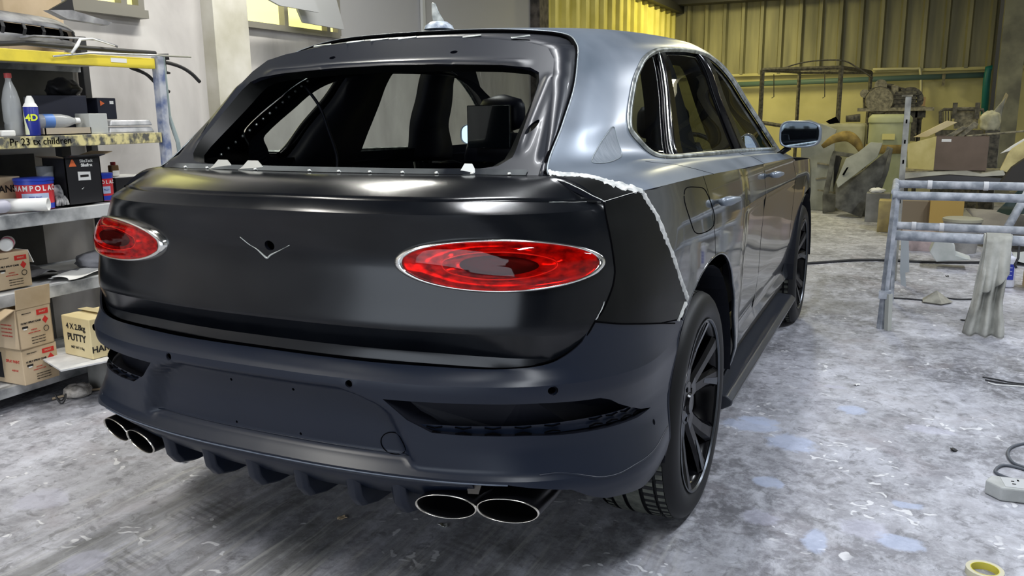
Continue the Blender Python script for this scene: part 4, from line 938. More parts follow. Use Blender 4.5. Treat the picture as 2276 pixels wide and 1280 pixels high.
# ---- shelving
XF, XK = -2.30, -2.90
M_yel = noisy(mat('yellow_beam', (.75, .60, .04), .5), (.55, .45, .05), (.85, .68, .06), 6, 5, .25, .5); M_grf = noisy(mat('scrawled_beam', (.4, .38, .3), .6), (.10, .10, .09), (.70, .62, .30), 9, 6, .42, .58, stretch=(1, 2.5, 2))
M_grb = noisy(mat('dusty_beam', (.4, .42, .43), .5, metal=.3), (.16, .17, .18), (.62, .63, .64), 6, 7, .35, .6); M_brd = noisy(mat('dusty_board', (.6, .6, .6), .9), (.42, .42, .42), (.78, .78, .78), 5, 8)
M_post = noisy(mat('blue_grey_post', (.20, .24, .33), .6), (.12, .16, .30), (.48, .50, .55), 14, 6, .35, .6); M_bk = noisy(mat('rack_back', (.05, .05, .05), .8), (.035, .035, .035), (.08, .078, .072), 3, 6)
RK = empty('shelving_rack', (-2.6, .6, 0), 0, 'long steel storage rack with a yellow top beam against the left wall', 'shelf')
def rk(o): o.parent = RK; o.matrix_parent_inverse = Matrix.Translation(-RK.location); return o
Y0, Y1 = -.75, 1.92
for z, h, m_, nm in ((1.712, .056, M_yel, 'top_beam'), (1.308, .056, M_grf, 'scrawled_beam'), (.945, .068, M_grb, 'grey_beam'), (.572, .062, M_grb, 'grey_beam'), (.125, .05, M_grb, 'grey_beam')):
    y1 = Y1 - (.02 if z > 1 else .0)
    rk(MB().box((XF, (Y0 + y1) / 2, z - h / 2), (.035, y1 - Y0, h)).build('beam', m_, bevel=.003)); rk(MB().box((XK, (Y0 + y1) / 2, z - h / 2), (.03, y1 - Y0, h)).build('beam', M_grb))
    rk(MB().box(((XF + XK) / 2, (Y0 + y1) / 2, z - .016), (XF - XK - .04, y1 - Y0, .018)).build('shelf_board', M_brd))
for y, x in ((Y1 + .01, XF + .005), (Y1 + .01, XK), (Y0, XF + .005), (Y0, XK)):
    rk(MB().box((x, y, .865 if x > -2.5 else .93), (.05, .045, 1.86 if x < -2.5 else 1.72), None).build('upright', M_post if x > -2.5 else M_dark, bevel=.004))
rk(MB().box((XK - .005, .58, 1.515), (.012, 2.55, .33)).build('back_panel', noisy(mat('grey_back', (.10, .10, .09), .8), (.07, .07, .065), (.13, .125, .11), 3, 6)))
rk(MB().box((XK - .005, .40, .56), (.012, 2.3, 1.28)).build('back_panel', M_bk)); rk(MB().box((XK + .10, 1.66, 1.08), (.05, .06, .40)).build('slotted_post', M_dark))
mb = rk(MB().tube([(XF + .02, 1.955, 1.73), (XF + .01, 1.97, 1.4), (XF + .03, 2.0, 1.25), (XF + .02, 2.02, 1.1)], .012, 8).build('cable_bundle', mat('cable_grey', (.30, .36, .36), .6)))
text('scrawl', 'Pr 23 tx children', .048, face_m((XF + .019, 1.16, 1.281), (0, 1, 0), (0, 0, 1)), M_gap, None).parent = None
sc_ = bpy.data.objects['scrawl']; rk(sc_); sc_['label'] = 'black handwriting on the second beam'
def on(u, v, x=-2.38): return at(u, v, 0, x)
def T0(name, lab, cat, loc, group=None, rz=0): return empty(name, loc, rz, lab, cat, group)
# --- cartons
M_card = noisy(mat('cardboard', (.52, .40, .26), .85), (.44, .33, .20), (.60, .47, .32), 4, 6); M_cardy = noisy(mat('yellow_cardboard', (.66, .55, .30), .8), (.58, .47, .24), (.72, .61, .36), 4, 5); M_cardd = mat('dim_cardboard', (.20, .16, .11), .9)
M_ink = mat('black_ink', (.015, .013, .012), .8); M_redk = mat('red_ink', (.50, .02, .015), .7); M_wht = mat('white_label', (.80, .80, .78), .7); M_blk = mat('black_card', (.012, .012, .015), .5)
def carton(name, lab, c, d, rz, m, group=None, open_=False, cat='box'):
    """c = centre of the base, d = size"""
    t = T0(name, lab, cat, c, group, rz); w, l, h = d; th = .005
    if not open_: MB().box((0, 0, h / 2), d).build('body', m, t, bevel=.004)
    else:
        mb = MB().box((0, 0, th / 2), (w, l, th)).box((w / 2 - th / 2, 0, h / 2), (th, l, h)).box((-w / 2 + th / 2, 0, h / 2), (th, l, h)).box((0, l / 2 - th / 2, h / 2), (w, th, h)).box((0, -l / 2 + th / 2, h / 2), (w, th, h)); mb.build('body', m, t)
    return t
def flap(t, o, xd, yd, w, h, m):
    return MB().box((w / 2, h / 2, 0), (w, h, .004)).build('flap', m, t) if False else (lambda ob: (setattr(ob, 'matrix_local', face_m(o, xd, yd)), ob)[1])(MB().box((w / 2, h / 2, 0), (w, h, .004)).build('flap', m, t))
def spray_print(t, w, l, h):
    """printed side of the spray can cartons (on the +x side)"""
    q_ = l / .30
    def pl(y, z, a, b, m, nm='print'): return MB().box((w / 2 + .0012, y, z), (.0012, a, b)).build(nm, m, t)
    F_ = lambda y, z: face_m((w / 2 + .001, y, z), (0, 1, 0), (0, 0, 1))
    pl(l * .24, h * .83, l * .34, h * .13, M_redk, 'red_banner'); text('banner_text', 'SAMURAI' if False else 'PAINT', .021 * q_, F_(l * .24, h * .83), M_card, t, .0016)
    text('print', 'HIGH QUALITY', .012 * q_, F_(-l * .22, h * .86), M_ink, t); text('print', '12 BILT SPRAY CANS', .019 * q_, F_(-l * .12, h * .63), M_ink, t, bold=.0004)
    p = MB().prism([(0, -.032 * q_), (.026 * q_, 0), (0, .032 * q_), (-.026 * q_, 0)], F_(l * .30, h * .62), .001).build('hazard_diamond', M_redk, t)
    pl(-l * .30, h * .53, .05 * q_, .016 * q_, M_ink, 'black_block'); pl(-l * .30, h * .485, .03 * q_, .010 * q_, M_wht, 'white_block')
    text('print', 'ACRYLIC', .013 * q_, F_(-l * .05, h * .44), M_redk, t); text('print', 'HANDLE WITH CARE', .011 * q_, F_(-l * .05, h * .37), M_redk, t)
    for k in range(3): text('print', 'KEEP AWAY FROM HEAT', .011 * q_, F_(l * .05, h * (.24 - .07 * k)), M_ink, t)
    MB().tube([tuple(Vector((w / 2 + .002, l * .30 + .022 * q_ * math.cos(a), h * .40 + .022 * q_ * math.sin(a)))) for a in [2 * PI * k / 16 for k in range(16)]], .0015, 5, closed=True).build('ring_mark', M_ink, t)
BX = -2.40
q = on(65, 850, -2.28)
carA = carton('carton', 'spray can carton at the bottom of the stack, scuffed base', (-2.33, .967, .127), (.22, .185, .178), .0, M_card, 'spray can cartons stacked at the rack'); spray_print(carA, .22, .185, .178)
text('print', 'SPRAY PAINT', .021, face_m((.04, -.0932, .115), (1, 0, 0), (0, 0, 1)), M_redk, carA, sx=.8); text('print', 'ACRYLIC', .012, face_m((.05, -.0932, .07), (1, 0, 0), (0, 0, 1)), M_redk, carA)
MB().box((-.075, -.093, .09), (.07, .002, .13)).build('dark_label', M_blk, carA)
carB = carton('carton', 'open spray can carton with a raised flap, second in the stack', (-2.325, .957, .3055), (.22, .182, .200), .03, M_card, 'spray can cartons stacked at the rack', True); spray_print(carB, .22, .182, .200)
for k in range(4): text('print', 'LACQUER SPRAY', .010, face_m((.03, -.0915, .12 - .018 * k), (1, 0, 0), (0, 0, 1)), M_redk, carB)
flap(carB, (.112, -.09, .198), (0, 1, 0), (.12, 0, 1), .18, .098, M_card); flap(carB, (-.108, -.092, .198), (1, 0, 0), (0, -1, -.45), .21, .10, M_card)
carC = carton('carton', 'spray can carton standing on the shelf with a can on top', (-2.49, 1.0, .574), (.22, .178, .178), -.03, M_card, 'spray can cartons stacked at the rack'); spray_print(carC, .22, .178, .178)
flap(carC, (.0, .092, .178), (1, 0, 0), (0, .35, -1), .10, .07, M_wht)
flap(carC, (-.10, -.085, .180), (1, .0, 0), (0, 1, .25), .10, .09, M_card)
# white can lying on the top carton
cn = T0('spray_can', 'white and pink spray can lying on the upper carton', 'can', (-2.45, 1.03, .788), None, .9)
Mx = Matrix.Rotation(PI / 2, 3, 'X')
MB().lathe([(0, -.07), (.028, -.07), (.032, -.064), (.032, .055), (.024, .068), (.0, .07)], (0, 0, 0), 20, 'y').build('body', M_wht, cn, smooth=True, angle=40); MB().lathe([(.0325, -.05), (.0325, .0)], (0, 0, 0), 20, 'y').build('pink_band', mat('pink_band', (.75, .12, .25), .5), cn, smooth=True)
# putty carton on a board
pc = carton('carton', 'yellow putty carton resting on a white board by the bumper', (-2.074, 1.191, .236), (.23, .23, .20), -.10, M_cardy, None)
text('print', '4 X 2.8kg', .040, face_m((0, -.1165, .150), (1, 0, 0), (0, 0, 1)), M_ink, pc, bold=.0006); text('print', 'PUTTY', .050, face_m((0, -.1165, .095), (1, 0, 0), (0, 0, 1)), M_ink, pc, bold=.0012); text('print', 'NET WT 11kg', .018, face_m((0, -.1165, .045), (1, 0, 0), (0, 0, 1)), M_ink, pc)
text('print', 'HARDENER', .045, face_m((.1165, -.0, .045), (0, 1, 0), (0, 0, 1)), M_ink, pc, bold=.001)
MB().box((0, 0, .2115), (.232, .05, .001)).build('tape_strip', mat('brown_tape', (.60, .50, .28), .35), pc)
bd = tag(MB().box((0, 0, 0), (.42, .40, .008)).build('board', M_brd), 'thin white board under the putty carton', 'board'); bd.location = (-2.10, 1.15, .230); bd.rotation_euler = (0, .0, -.35)
gb = carton('carton', 'plain grey carton below the white board', (-2.16, 1.36, 0), (.20, .24, .224), -.10, noisy(mat('grey_card', (.24, .23, .21), .9), (.17, .165, .15), (.30, .29, .27), 5), None)
# rags and sheets on the fourth shelf
def cloth(name, lab, cat, cx, cy, z, w, l, amp, m, rz=0, group=None, sag=0):
    rn = random.Random(hash(lab) % 1000 if False else len(lab)); ph = [(rn.uniform(0, 6), rn.uniform(2, 8), rn.uniform(2, 8)) for _ in range(5)]
    def fn(u, v):
        x = (u - .5) * w; y = (v - .5) * l; h = sum(math.sin(a + b * u + c_ * v) for a, b, c_ in ph) / 5; e = 1 + .12 * math.sin(ph[0][0] + 9 * u + 7 * v)
        return (x * e, y * e, amp * (h + .8))
    o = MB().grid(fn, 18, 18).build(name, m, None, smooth=True, solid=.003); o.location = (cx, cy, z); o.rotation_euler = (0, 0, rz); return tag(o, lab, cat, group)
def blob(name, lab, cat, cx, cy, z, rx, ry, rz_, m, seed=1, group=None):
    rn = random.Random(seed); W_ = [(rn.uniform(-5, 5), rn.uniform(-5, 5), rn.uniform(-5, 5), rn.uniform(0, 6)) for _ in range(6)]
    def fn(u, v):
        a = 2 * PI * u; b = PI * v; x, y, q = math.sin(b) * math.cos(a), math.sin(b) * math.sin(a), math.cos(b)
        k = 1 + .16 * sum(abs(math.sin(w[0] * x + w[1] * y + w[2] * q + w[3])) - .6 for w in W_) / 1.6
        return (rx * x * k, ry * y * k, max(0, rz_ * (q * k + .75)))
    o = MB().grid(fn, 28, 16).build(name, m, None, smooth=True); o.location = (cx, cy, z); return tag(o, lab, cat, group)
M_dkf = noisy(mat('dusty_dark_fabric', (.10, .10, .11), .9), (.06, .06, .065), (.17, .17, .18), 8)
cloth('rag', 'dark grey trim sheet crumpled behind the spray can cartons', 'cloth', -2.52, 1.25, .576, .22, .24, .035, M_dkf, .2)
blob('bag', 'grey crumpled bag at the right end of the fourth shelf', 'bag', -2.50, 1.62, .574, .12, .16, .055, noisy(mat('grey_bag', (.25, .25, .27), .8), (.16, .16, .18), (.34, .34, .37), 7), 3)
cloth('paper_sheet', 'crumpled white paper hanging on the fourth shelf edge', 'paper', -2.38, 1.38, .576, .16, .34, .014, M_wht, .1)
cloth('paper_sheet', 'dirty paper sheet lying inside the open spray can carton', 'paper', -2.33, .957, .45, .12, .10, .02, M_wht, .6)
cloth('rag', 'bluish rag beside the bottom carton on the low shelf', 'cloth', -2.28, 1.20, .13, .14, .16, .03, mat('blue_rag', (.45, .52, .62), .9), .3)
# --- third shelf
def can(name, lab, c, r, h, m, lid=None, group=None, cat='can', taper=.94):
    t = T0(name, lab, cat, c, group); MB().lathe([(0, 0), (r * taper, 0), (r * taper, .01), (r, h * .93), (r, h * .95)], (0, 0, 0), 32).build('body', m, t, smooth=True, angle=40)
    MB().lathe([(r, h * .90), (r * 1.05, h * .91), (r * 1.05, h * .985), (r * .98, h), (0, h * .99)], (0, 0, 0), 32).build('lid', lid or m, t, smooth=True, angle=40); return t
M_cred = mat('tin_red', (.62, .035, .05), .35); M_cblu = mat('tin_blue', (.02, .05, .42), .35); M_clb = mat('tin_label', (.42, .50, .68), .5)
Z3 = .947
def tin(lab, x, y, r, h, word, fs):
    t = can('putty_tin', lab, (x, y, Z3), r, h, M_cred, M_cblu, 'red and blue putty tins')
    MB().lathe([(r * .946, .002), (r * .952, h * .18)], (0, 0, 0), 32).build('blue_band', M_cblu, t, smooth=True); MB().lathe([(r * 1.0 + .001, h * .80), (r * 1.0 + .001, h * .90)], (0, 0, 0), 32).build('blue_band', M_cblu, t, smooth=True)
    a0 = math.atan2(CAM.y - y, CAM.x - x)
    # curved label and lettering facing the aisle
    V = []; K = 10
    for k in range(K + 1):
        a = a0 - .75 + 1.5 * k / K
        for zz in (h * .26, h * .52): V.append((r * .985 * math.cos(a), r * .985 * math.sin(a), zz))
    MB().add(V, [(2 * k, 2 * k + 2, 2 * k + 3, 2 * k + 1) for k in range(K)]).build('tin_panel', M_clb, t)
    nL = len(word)
    for k, ch in enumerate(word):
        a = a0 + (k - (nL - 1) / 2) * fs * .80 / r; d_ = (math.cos(a), math.sin(a), 0)
        text('lettering', ch, fs, face_m((r * 1.008 * d_[0], r * 1.008 * d_[1], h * .67), (-math.sin(a), math.cos(a), 0), (0, 0, 1)), M_wht, t, bold=.0009, sx=.9)
    text('lettering', 'BODY FILLER', .010, face_m((r * 1.0 * math.cos(a0), r * 1.0 * math.sin(a0), h * .40), (-math.sin(a0), math.cos(a0), 0), (0, 0, 1)), M_cblu, t)
    return t
tin('red and blue putty tin lettered in white beside the black carton', -2.42, 1.19, .088, .155, 'HAMPOLAC', .036)
tin('red and blue putty tin half hidden behind the black carton', -2.45, 1.615, .052, .15, 'AMPOLAC', .026)
sk = carton('carton', 'tall black sealant carton with open flaps and orange triangle', (-2.44, 1.43, Z3), (.17, .21, .245), .0, M_blk, None, True)
F_ = lambda y, z: face_m((.0862, y, z), (0, 1, 0), (0, 0, 1))
MB().prism([(-.022, -.016), (.022, -.016), (.004, .020), (-.004, .020)], F_(-.062, .215), .001).build('orange_triangle', mat('orange_ink', (.75, .16, .05), .5), sk)
text('print', 'SikaTack', .022, F_(.02, .225), M_wht, sk, bold=.0004); text('print', 'Sikaflex', .022, F_(.02, .203), M_wht, sk, bold=.0008)
MB().prism([(-.037, -.022), (.037, -.024), (.037, .020), (-.037, .024)], F_(.0, .148), .001).build('white_sticker', M_wht, sk); MB().box((.0875, .0, .148), (.001, .05, .012)).build('barcode', M_ink, sk)
MB().prism([(-.012, -.02), (.012, -.026), (.012, .026), (-.012, .02)], face_m((.02, .106, .17), (-1, 0, 0), (0, 0, 1)), .001).build('white_sticker', M_wht, sk)
MB().prism([(-.006, -.003), (0, -.006), (.012, .006), (.0, -.002)], F_(-.02, .085), .001).build('chalk_tick', M_wht, sk)
flap(sk, (.083, -.105, .245), (0, 1, 0), (1, 0, .25), .21, .05, M_blk); flap(sk, (-.083, -.104, .245), (1, 0, 0), (0, -1, .25), .165, .04, M_cardd); flap(sk, (-.083, .104, .245), (1, 0, 0), (0, 1, .25), .165, .09, M_card)
kc = carton('carton', 'old brown carton marked KANS behind the putty tin', (-2.62, 1.02, Z3), (.20, .34, .16), 0, M_card, None); text('print', 'KANS', .050, face_m((.1012, .08, .10), (0, 1, 0), (0, 0, 1)), M_ink, kc, bold=.001)
tag(MB().lathe([(0, 0), (.028, 0), (.042, .13), (.040, .13), (.027, .005)], (-2.47, 1.295, Z3 + .075), 24).build('mixing_cup', noisy(mat('cup_grey', (.16, .17, .18), .7), (.11, .12, .13), (.22, .23, .24), 10), smooth=True), 'grey mixing cup standing on a block behind the gloves', 'cup')
tag(MB().box((-2.47, 1.295, Z3 + .037), (.10, .08, .074)).build('sanding_block', M_dkf, bevel=.006), 'dark block under the grey mixing cup', 'block')
o = MB().tube([(0, -.16, 0), (0, .16, 0)], .030, 20, caps=False).build('cardboard_tube', M_wht, None, smooth=True, solid=.004); o.location = (-2.38, 1.04, Z3 + .032); o.rotation_euler = (0, 0, -.95); tag(o, 'white hollow tube lying on the shelf before the putty tin', 'tube')
tag(MB().lathe([(0, -.10), (.028, -.10), (.033, -.09), (.033, .08), (.024, .1), (.0, .1)], (0, 0, 0), 20, 'y').build('spray_bottle', mat('lilac_plastic', (.48, .48, .58), .5), smooth=True), 'pale lilac bottle lying at the left edge of the third shelf', 'bottle').location = (-2.36, .90, Z3 + .035)
GLM = ( noisy(mat('glove_grey', (.20, .21, .22), .9), (.07, .07, .08), (.55, .55, .55), 20))
mb = MB().tube([(-2.40, 1.292, Z3 + .105), (-2.385, 1.29, Z3 + .075), (-2.375, 1.288, Z3 + .045)], [.022, .026, .024], 12, flat=.7)
for k in range(5): mb.tube([(-2.372, 1.270 + .010 * k, Z3 + .050), (-2.358, 1.262 + .013 * k, Z3 + .030 - .004 * (k % 2)), (-2.350 - .004 * (k % 2), 1.252 + .016 * k, Z3 + .008)], [.009, .008, .006], 8)
tag(mb.build('work_glove', GLM, smooth=True), 'grey dusty work glove slumped between tin and black carton', 'glove')
bk = carton('carton', 'flat black carton carrying the small brown bottle', (-2.60, 1.86, Z3), (.20, .24, .11), 0, M_blk); MB().box((0, 0, .112), (.20, .24, .003)).build('white_top', M_wht, bk)
sb = T0('small_bottle', 'small brown bottle with a red cap and white tag', 'bottle', (-2.58, 1.80, Z3 + .115)); MB().box((0, 0, .032), (.035, .05, .064)).build('body', mat('brown_glass', (.16, .09, .04), .3), sb, bevel=.006); MB().box((.0185, 0, .018), (.001, .044, .03)).build('paper_tag', M_wht, sb); MB().lathe([(0, .064), (.014, .064), (.014, .082), (0, .083)], (0, 0, 0), 16).build('cap', mat('dark_red_cap', (.28, .02, .02), .4), sb, smooth=True, angle=40)
# --- second shelf
Z2 = 1.31
M_pet = mat('clear_plastic', (.75, .77, .77), .15, alpha=.42)
pb = T0('plastic_bottle', 'tall clear drink bottle with red cap', 'bottle', (-2.42, 1.125, Z2)); MB().lathe([(0, 0), (.036, .0), (.042, .012), (.042, .05), (.039, .06), (.042, .07), (.042, .13), (.040, .17), (.030, .215), (.016, .255), (.0135, .262), (.0135, .28)], (0, 0, 0), 28).build('body', M_pet, pb, smooth=True)
MB().lathe([(0, .275), (.0165, .275), (.0165, .297), (0, .299)], (0, 0, 0), 18).build('cap', mat('red_cap', (.55, .08, .08), .4), pb, smooth=True, angle=40); MB().lathe([(0, .004), (.038, .006), (.039, .055), (0, .056)], (0, 0, 0), 20).build('dark_residue', mat('residue', (.03, .028, .025), .3), pb, smooth=True, angle=40)
fd_ = T0('spray_can', 'blue and white lubricant can standing on the second shelf', 'can', (-2.34, 1.165, Z2)); MB().lathe([(0, 0), (.0315, 0), (.033, .004), (.033, .135), (.025, .15)], (0, 0, 0), 28).build('body', mat('can_blue', (.02, .03, .25), .3), fd_, smooth=True, angle=50)
MB().lathe([(.0335, .137), (.026, .152), (.022, .156), (.018, .175), (.010, .19), (0, .19)], (0, 0, 0), 24).build('white_cap', M_wht, fd_, smooth=True, angle=50); a0 = math.atan2(CAM.y - 1.165, CAM.x + 2.34)
V = []
for k in range(7):
    a = a0 - 1.4 + .9 * k / 6
    for zz in (.004, .13 - .11 * (k / 6)): V.append((.0337 * math.cos(a), .0337 * math.sin(a), zz))
MB().add(V, [(2 * k, 2 * k + 2, 2 * k + 3, 2 * k + 1) for k in range(6)]).build('pale_swoosh', mat('pale_yellow', (.72, .76, .55), .5), fd_)
text('lettering', '4D', .042, face_m((.0345 * math.cos(a0), .0345 * math.sin(a0), .085), (-math.sin(a0), math.cos(a0), 0), (0, 0, 1)), mat('lime_ink', (.75, .85, .05), .5), fd_, bold=.0015)
lb = T0('plastic_bottle', 'clear water bottle lying on its side, blue tag', 'bottle', (-2.36, 1.31, Z2 + .068), None, -.15); MB().lathe([(0, -.10), (.030, -.10), (.035, -.09), (.035, .02), (.028, .06), (.014, .095), (.013, .10)], (0, 0, 0), 24, 'y').build('body', M_pet, lb, smooth=True)
MB().lathe([(.0355, -.07), (.0358, -.02)], (0, 0, 0), 24, 'y').build('blue_wrap', mat('blue_wrap', (.12, .25, .60), .4), lb, smooth=True); MB().lathe([(.016, .095), (.016, .118), (0, .119)], (0, 0, 0), 16, 'y').build('cap', M_wht, lb, smooth=True, angle=40)
M_tub = mat('frosted_plastic', (.66, .68, .66), .4, trans=.3)
tub = carton('storage_tub', 'shallow beige tray holding the lying water bottle', (-2.36, 1.33, Z2 + .0), (.12, .26, .035), 0, mat('beige_tray', (.42, .36, .28), .7), None, True, 'tray')
tb = carton('storage_tub', 'frosted white plastic tub beside the lying bottle', (-2.36, 1.515, Z2), (.11, .11, .105), 0, M_tub, None, False, 'tub')
bx = carton('carton', 'large dark carton on its side behind the white tub', (-2.60, 1.50, Z2 + .0), (.20, .26, .20), -.45, mat('navy_card', (.018, .02, .035), .5), None); MB().box((0, -.132, .10), (.19, .004, .19)).build('pale_inside', mat('grey_inner', (.28, .28, .30), .7), bx)
b2 = carton('carton', 'small black carton with an orange mark above the trays', (-2.55, 1.72, Z2 + .075), (.14, .12, .115), 0, mat('navy_card2', (.014, .016, .03), .5), None)
MB().prism([(-.014, -.014), (.014, .0), (-.014, .016)], face_m((.0712, -.03, .085), (0, 1, 0), (0, 0, 1)), .001).build('orange_triangle', mat('orange_ink2', (.75, .16, .05), .5), b2); MB().box((.0712, .03, .09), (.001, .025, .016)).build('white_sticker', M_wht, b2)
for k, (z, l) in enumerate(((0, .30), (.038, .28))):
    mb = MB().box((0, 0, .016), (.20, l, .030), None, .92); tag(mb.build('parts_tray', noisy(mat('silver_tray', (.42, .43, .45), .5, metal=.3), (.26, .27, .28), (.60, .60, .62), 9), bevel=.006), ('lower' if k == 0 else 'upper') + ' of two dusty silver trays at the right end of the shelf', 'tray').location = (-2.40, 1.72, Z2 + z)
blob('bag', 'black crumpled bag on the dark carton', 'bag', -2.66, 1.60, Z2 + .20, .075, .09, .055, mat('bag_black', (.012, .012, .014), .45), 5)
for k, (y, w) in enumerate(((.93, .09), (1.03, .07))): tag(MB().box((0, 0, .014), (.07, w, .028)).build('abrasive_pad', (M_dkf, M_wht)[k], bevel=.006), ('dark' if k == 0 else 'white') + ' abrasive pad at the left of the second shelf', 'pad').location = (-2.36, y, Z2)
# --- top shelf
ZT = 1.715
M_dust = noisy(mat('dusty_plastic', (.25, .25, .26), .7), (.14, .14, .15), (.42, .42, .43), 8, 6)
br = T0('car_bumper', 'dusty grey car bumper with an open grille on the top shelf', 'bumper', (-2.5, 1.2, ZT + .03)); 
def bmp(u, v): y = -.75 + 1.0 * u + .0; return (.13 - .25 * (2 * u - 1) ** 4 - .10 * (v - .5) ** 2 * 4 - .05 * v, y * .72 + .28, .02 + .155 * v - .03 * u)
MB().grid(lambda u, v: bmp(u, v * .26), 24, 3).build('lower_lip', M_dust, br, smooth=True, solid=.006); MB().grid(lambda u, v: bmp(u, .60 + v * .4), 24, 4).build('upper_skin', M_dust, br, smooth=True, solid=.006)
for u0_, u1_ in ((0, .10), (.93, 1.0)): MB().grid(lambda u, v: bmp(u0_ + (u1_ - u0_) * u, .25 + v * .36), 4, 3).build('end_piece', M_dust, br, smooth=True, solid=.006)
for k in range(5): tag(MB().grid(lambda u, v: bmp(.25 + .14 * k + .02 * u, .25 + v * .36), 2, 2).build('grille_rib', M_dark, br, solid=.006))
MB().grid(lambda u, v: tuple(Vector(bmp(.1 + u * .83, .2 + v * .42)) + Vector((-.05, 0, 0))), 10, 2).build('dark_backing', M_gap, br)
sh_ = tag(slab('trim_sheet', [(110, 22), (160, 22), (250, 50), (240, 56), (150, 42)], 0, -2.36, .05, M_dust), 'thin grey sheet leaning over the dusty bumper', 'sheet')
c4 = carton('carton', 'brown carton behind the dusty bumper at the top', (-2.80, 1.52, ZT), (.18, .34, .40), 0, M_card)
tag(slab('triangular_sheet', [(112, 22), (150, 0), (158, -20), (165, 26)], 0, -2.50, .02, M_blk), 'black triangular sheet in front of the brown carton', 'sheet')
tag(MB().tube([on(-20, 98, -2.33), on(60, 95, -2.34), on(170, 105, -2.33), on(260, 112, -2.33), on(345, 118, -2.33)], .012, 8).build('seal_strip', M_dark, smooth=True), 'long black strip lying along the yellow beam', 'strip')
tag(MB().tube([on(45, 84, -2.30), on(75, 80, -2.32), on(150, 84, -2.35), on(220, 88, -2.33), on(262, 104, -2.28)], .006, 8).build('hose', M_dust, smooth=True), 'thin dusty hose curving under the bumper', 'hose')
tag(MB().tube([on(160, 118, -2.25), on(172, 100, -2.26), on(178, 88, -2.27), on(205, 86, -2.27), on(255, 102, -2.27)], [.006, .009, .008, .005, .003], 8).build('paper_strip', M_wht, smooth=True), 'white curled strip hanging over the yellow beam', 'strip')
tag(MB().tube([on(118, 125, -2.26), on(200, 118, -2.26), on(330, 122, -2.26), on(424, 127, -2.26)], .005, 8).build('metal_rod', M_steel, smooth=True), 'thin metal rod resting across the rack end', 'rod')
tag(MB().tube(spl([tuple(on(325, 134, -2.34)), tuple(on(365, 138, -2.37)), tuple(on(400, 148, -2.40)), tuple(on(425, 163, -2.40)), tuple(on(444, 182, -2.40))], 5, False), .011, 8).build('weather_seal', M_dark, smooth=True), 'thick black rubber seal curving out past the rack', 'strip')
tag(MB().tube(spl([tuple(on(290, 150, -2.36)), tuple(on(325, 165, -2.36)), tuple(on(350, 188, -2.36)), tuple(on(376, 204, -2.36))], 5, False), .010, 8).build('weather_seal', M_dark, smooth=True), 'black rubber seal hanging inside the rack post', 'strip')
gn = T0('spray_gun', 'black spray gun hooked on the rack end', 'tool', tuple(on(362, 140, -2.33))); MB().lathe([(0, -.06), (.035, -.06), (.036, -.05), (.018, -.045), (.018, .03), (.022, .035), (0, .04)], (0, 0, 0), 18).build('body', M_dark, gn, smooth=True, angle=40); MB().tube([(-.02, -.03, .03), (.03, .02, .035)], .018, 12).build('handle', M_dark, gn, smooth=True)
# box label patches on the yellow beam
lb_ = rk(MB().box((XF + .0185, 1.66, 1.690), (.001, .10, .022)).build('beam_sticker', M_wht)); 
# --- floor bits by the rack
dbx = at(150, 850, 2, .02)
blob('debris', 'crumpled dusty cloth lump on the floor at the rack foot', 'debris', -2.20, 1.13, .0, .06, .07, .035, noisy(mat('debris_grey', (.40, .38, .36), .9), (.12, .11, .10), (.62, .58, .54), 18), 8)
tag(MB().tube([at(116, 886, 2, .008), at(170, 872, 2, .008), at(235, 862, 2, .01)], .006, 8).build('wooden_stick', M_card, smooth=True), 'thin stick lying before the rag heap', 'stick')
tag(MB().tube([(-2.18 + .03 * math.cos(a), 1.02 + .02 * math.sin(a), .025 + .02 * math.sin(a * 2)) for a in [2 * PI * k / 20 for k in range(20)]], .004, 6, closed=True).build('wire_loop', M_dark, smooth=True), 'small black wire loop on the heap at the rack foot', 'wire')
# ---- right side: pipe trestle
M_pipeg = noisy(mat('paint_dusted_pipe', (.32, .35, .40), .6), (.20, .225, .26), (.50, .52, .57), 16, 10, .35, .72, bump=.3)
TR = T0('work_trestle', 'grey pipe trestle with two double rails, right foreground', 'trestle', (1.5, 4.6, 0))
def tr_(mb, nm, m=None): o = mb.build(nm, m or M_pipeg, None, smooth=True, angle=60); o.parent = TR; o.matrix_parent_inverse = Matrix.Translation(-TR.location); return o
YF, YR = 4.15, 5.05
tr_(MB().tube([(1.49, YF, .865), (2.75, YF + .03, .865)], .026, 16), 'top_rail'); tr_(MB().tube([(1.49, YR, .865), (2.9, YR + .03, .865)], .028, 16), 'top_rail')
tr_(MB().tube([(1.50, YF, .885), (1.495, YR, .885)], .022, 12), 'end_rail')
tr_(MB().tube([(1.50, YF + .1, .60), (2.75, YF + .1, .60)], .032, 16), 'lower_rail'); tr_(MB().tube([(1.51, YR, .565), (2.9, YR, .565)], .028, 16), 'lower_rail')
for x, y, dx in ((1.51, YF, -.0), (1.50, YR, .02)):
    p0 = Vector((x, y, .87)); p1 = Vector((x - .03, y + .0, .0)) if y < 4.5 else Vector((x + .02, y, 0)); 
    tr_(MB().tube([p0, p1], .024, 4), 'leg')
tr_(MB().tube([(2.72, YF, .87), (2.72, YF, 0)], .024, 4), 'leg'); tr_(MB().tube([(2.75, YR, .87), (2.75, YR, 0)], .024, 4), 'leg')
tr_(MB().box((1.49, YF - .01, .23), (.07, .06, .05)), 'foot_clamp'); tr_(MB().tube([(1.515, YF - .03, .24), (1.525, YF - .03, .0)], .022, 4), 'foot_post', mat('pale_foot', (.42, .43, .40), .8))
for x, y, z in ((1.70, YR, .865), (2.05, YR, .865), (1.62, YR, .565), (1.80, YR, .565)): tr_(MB().tube([(x, y, z), (x + .03, y, z)], .031, 14), 'tape_wrap', mat('tape_wrap', (.62, .63, .66), .7))
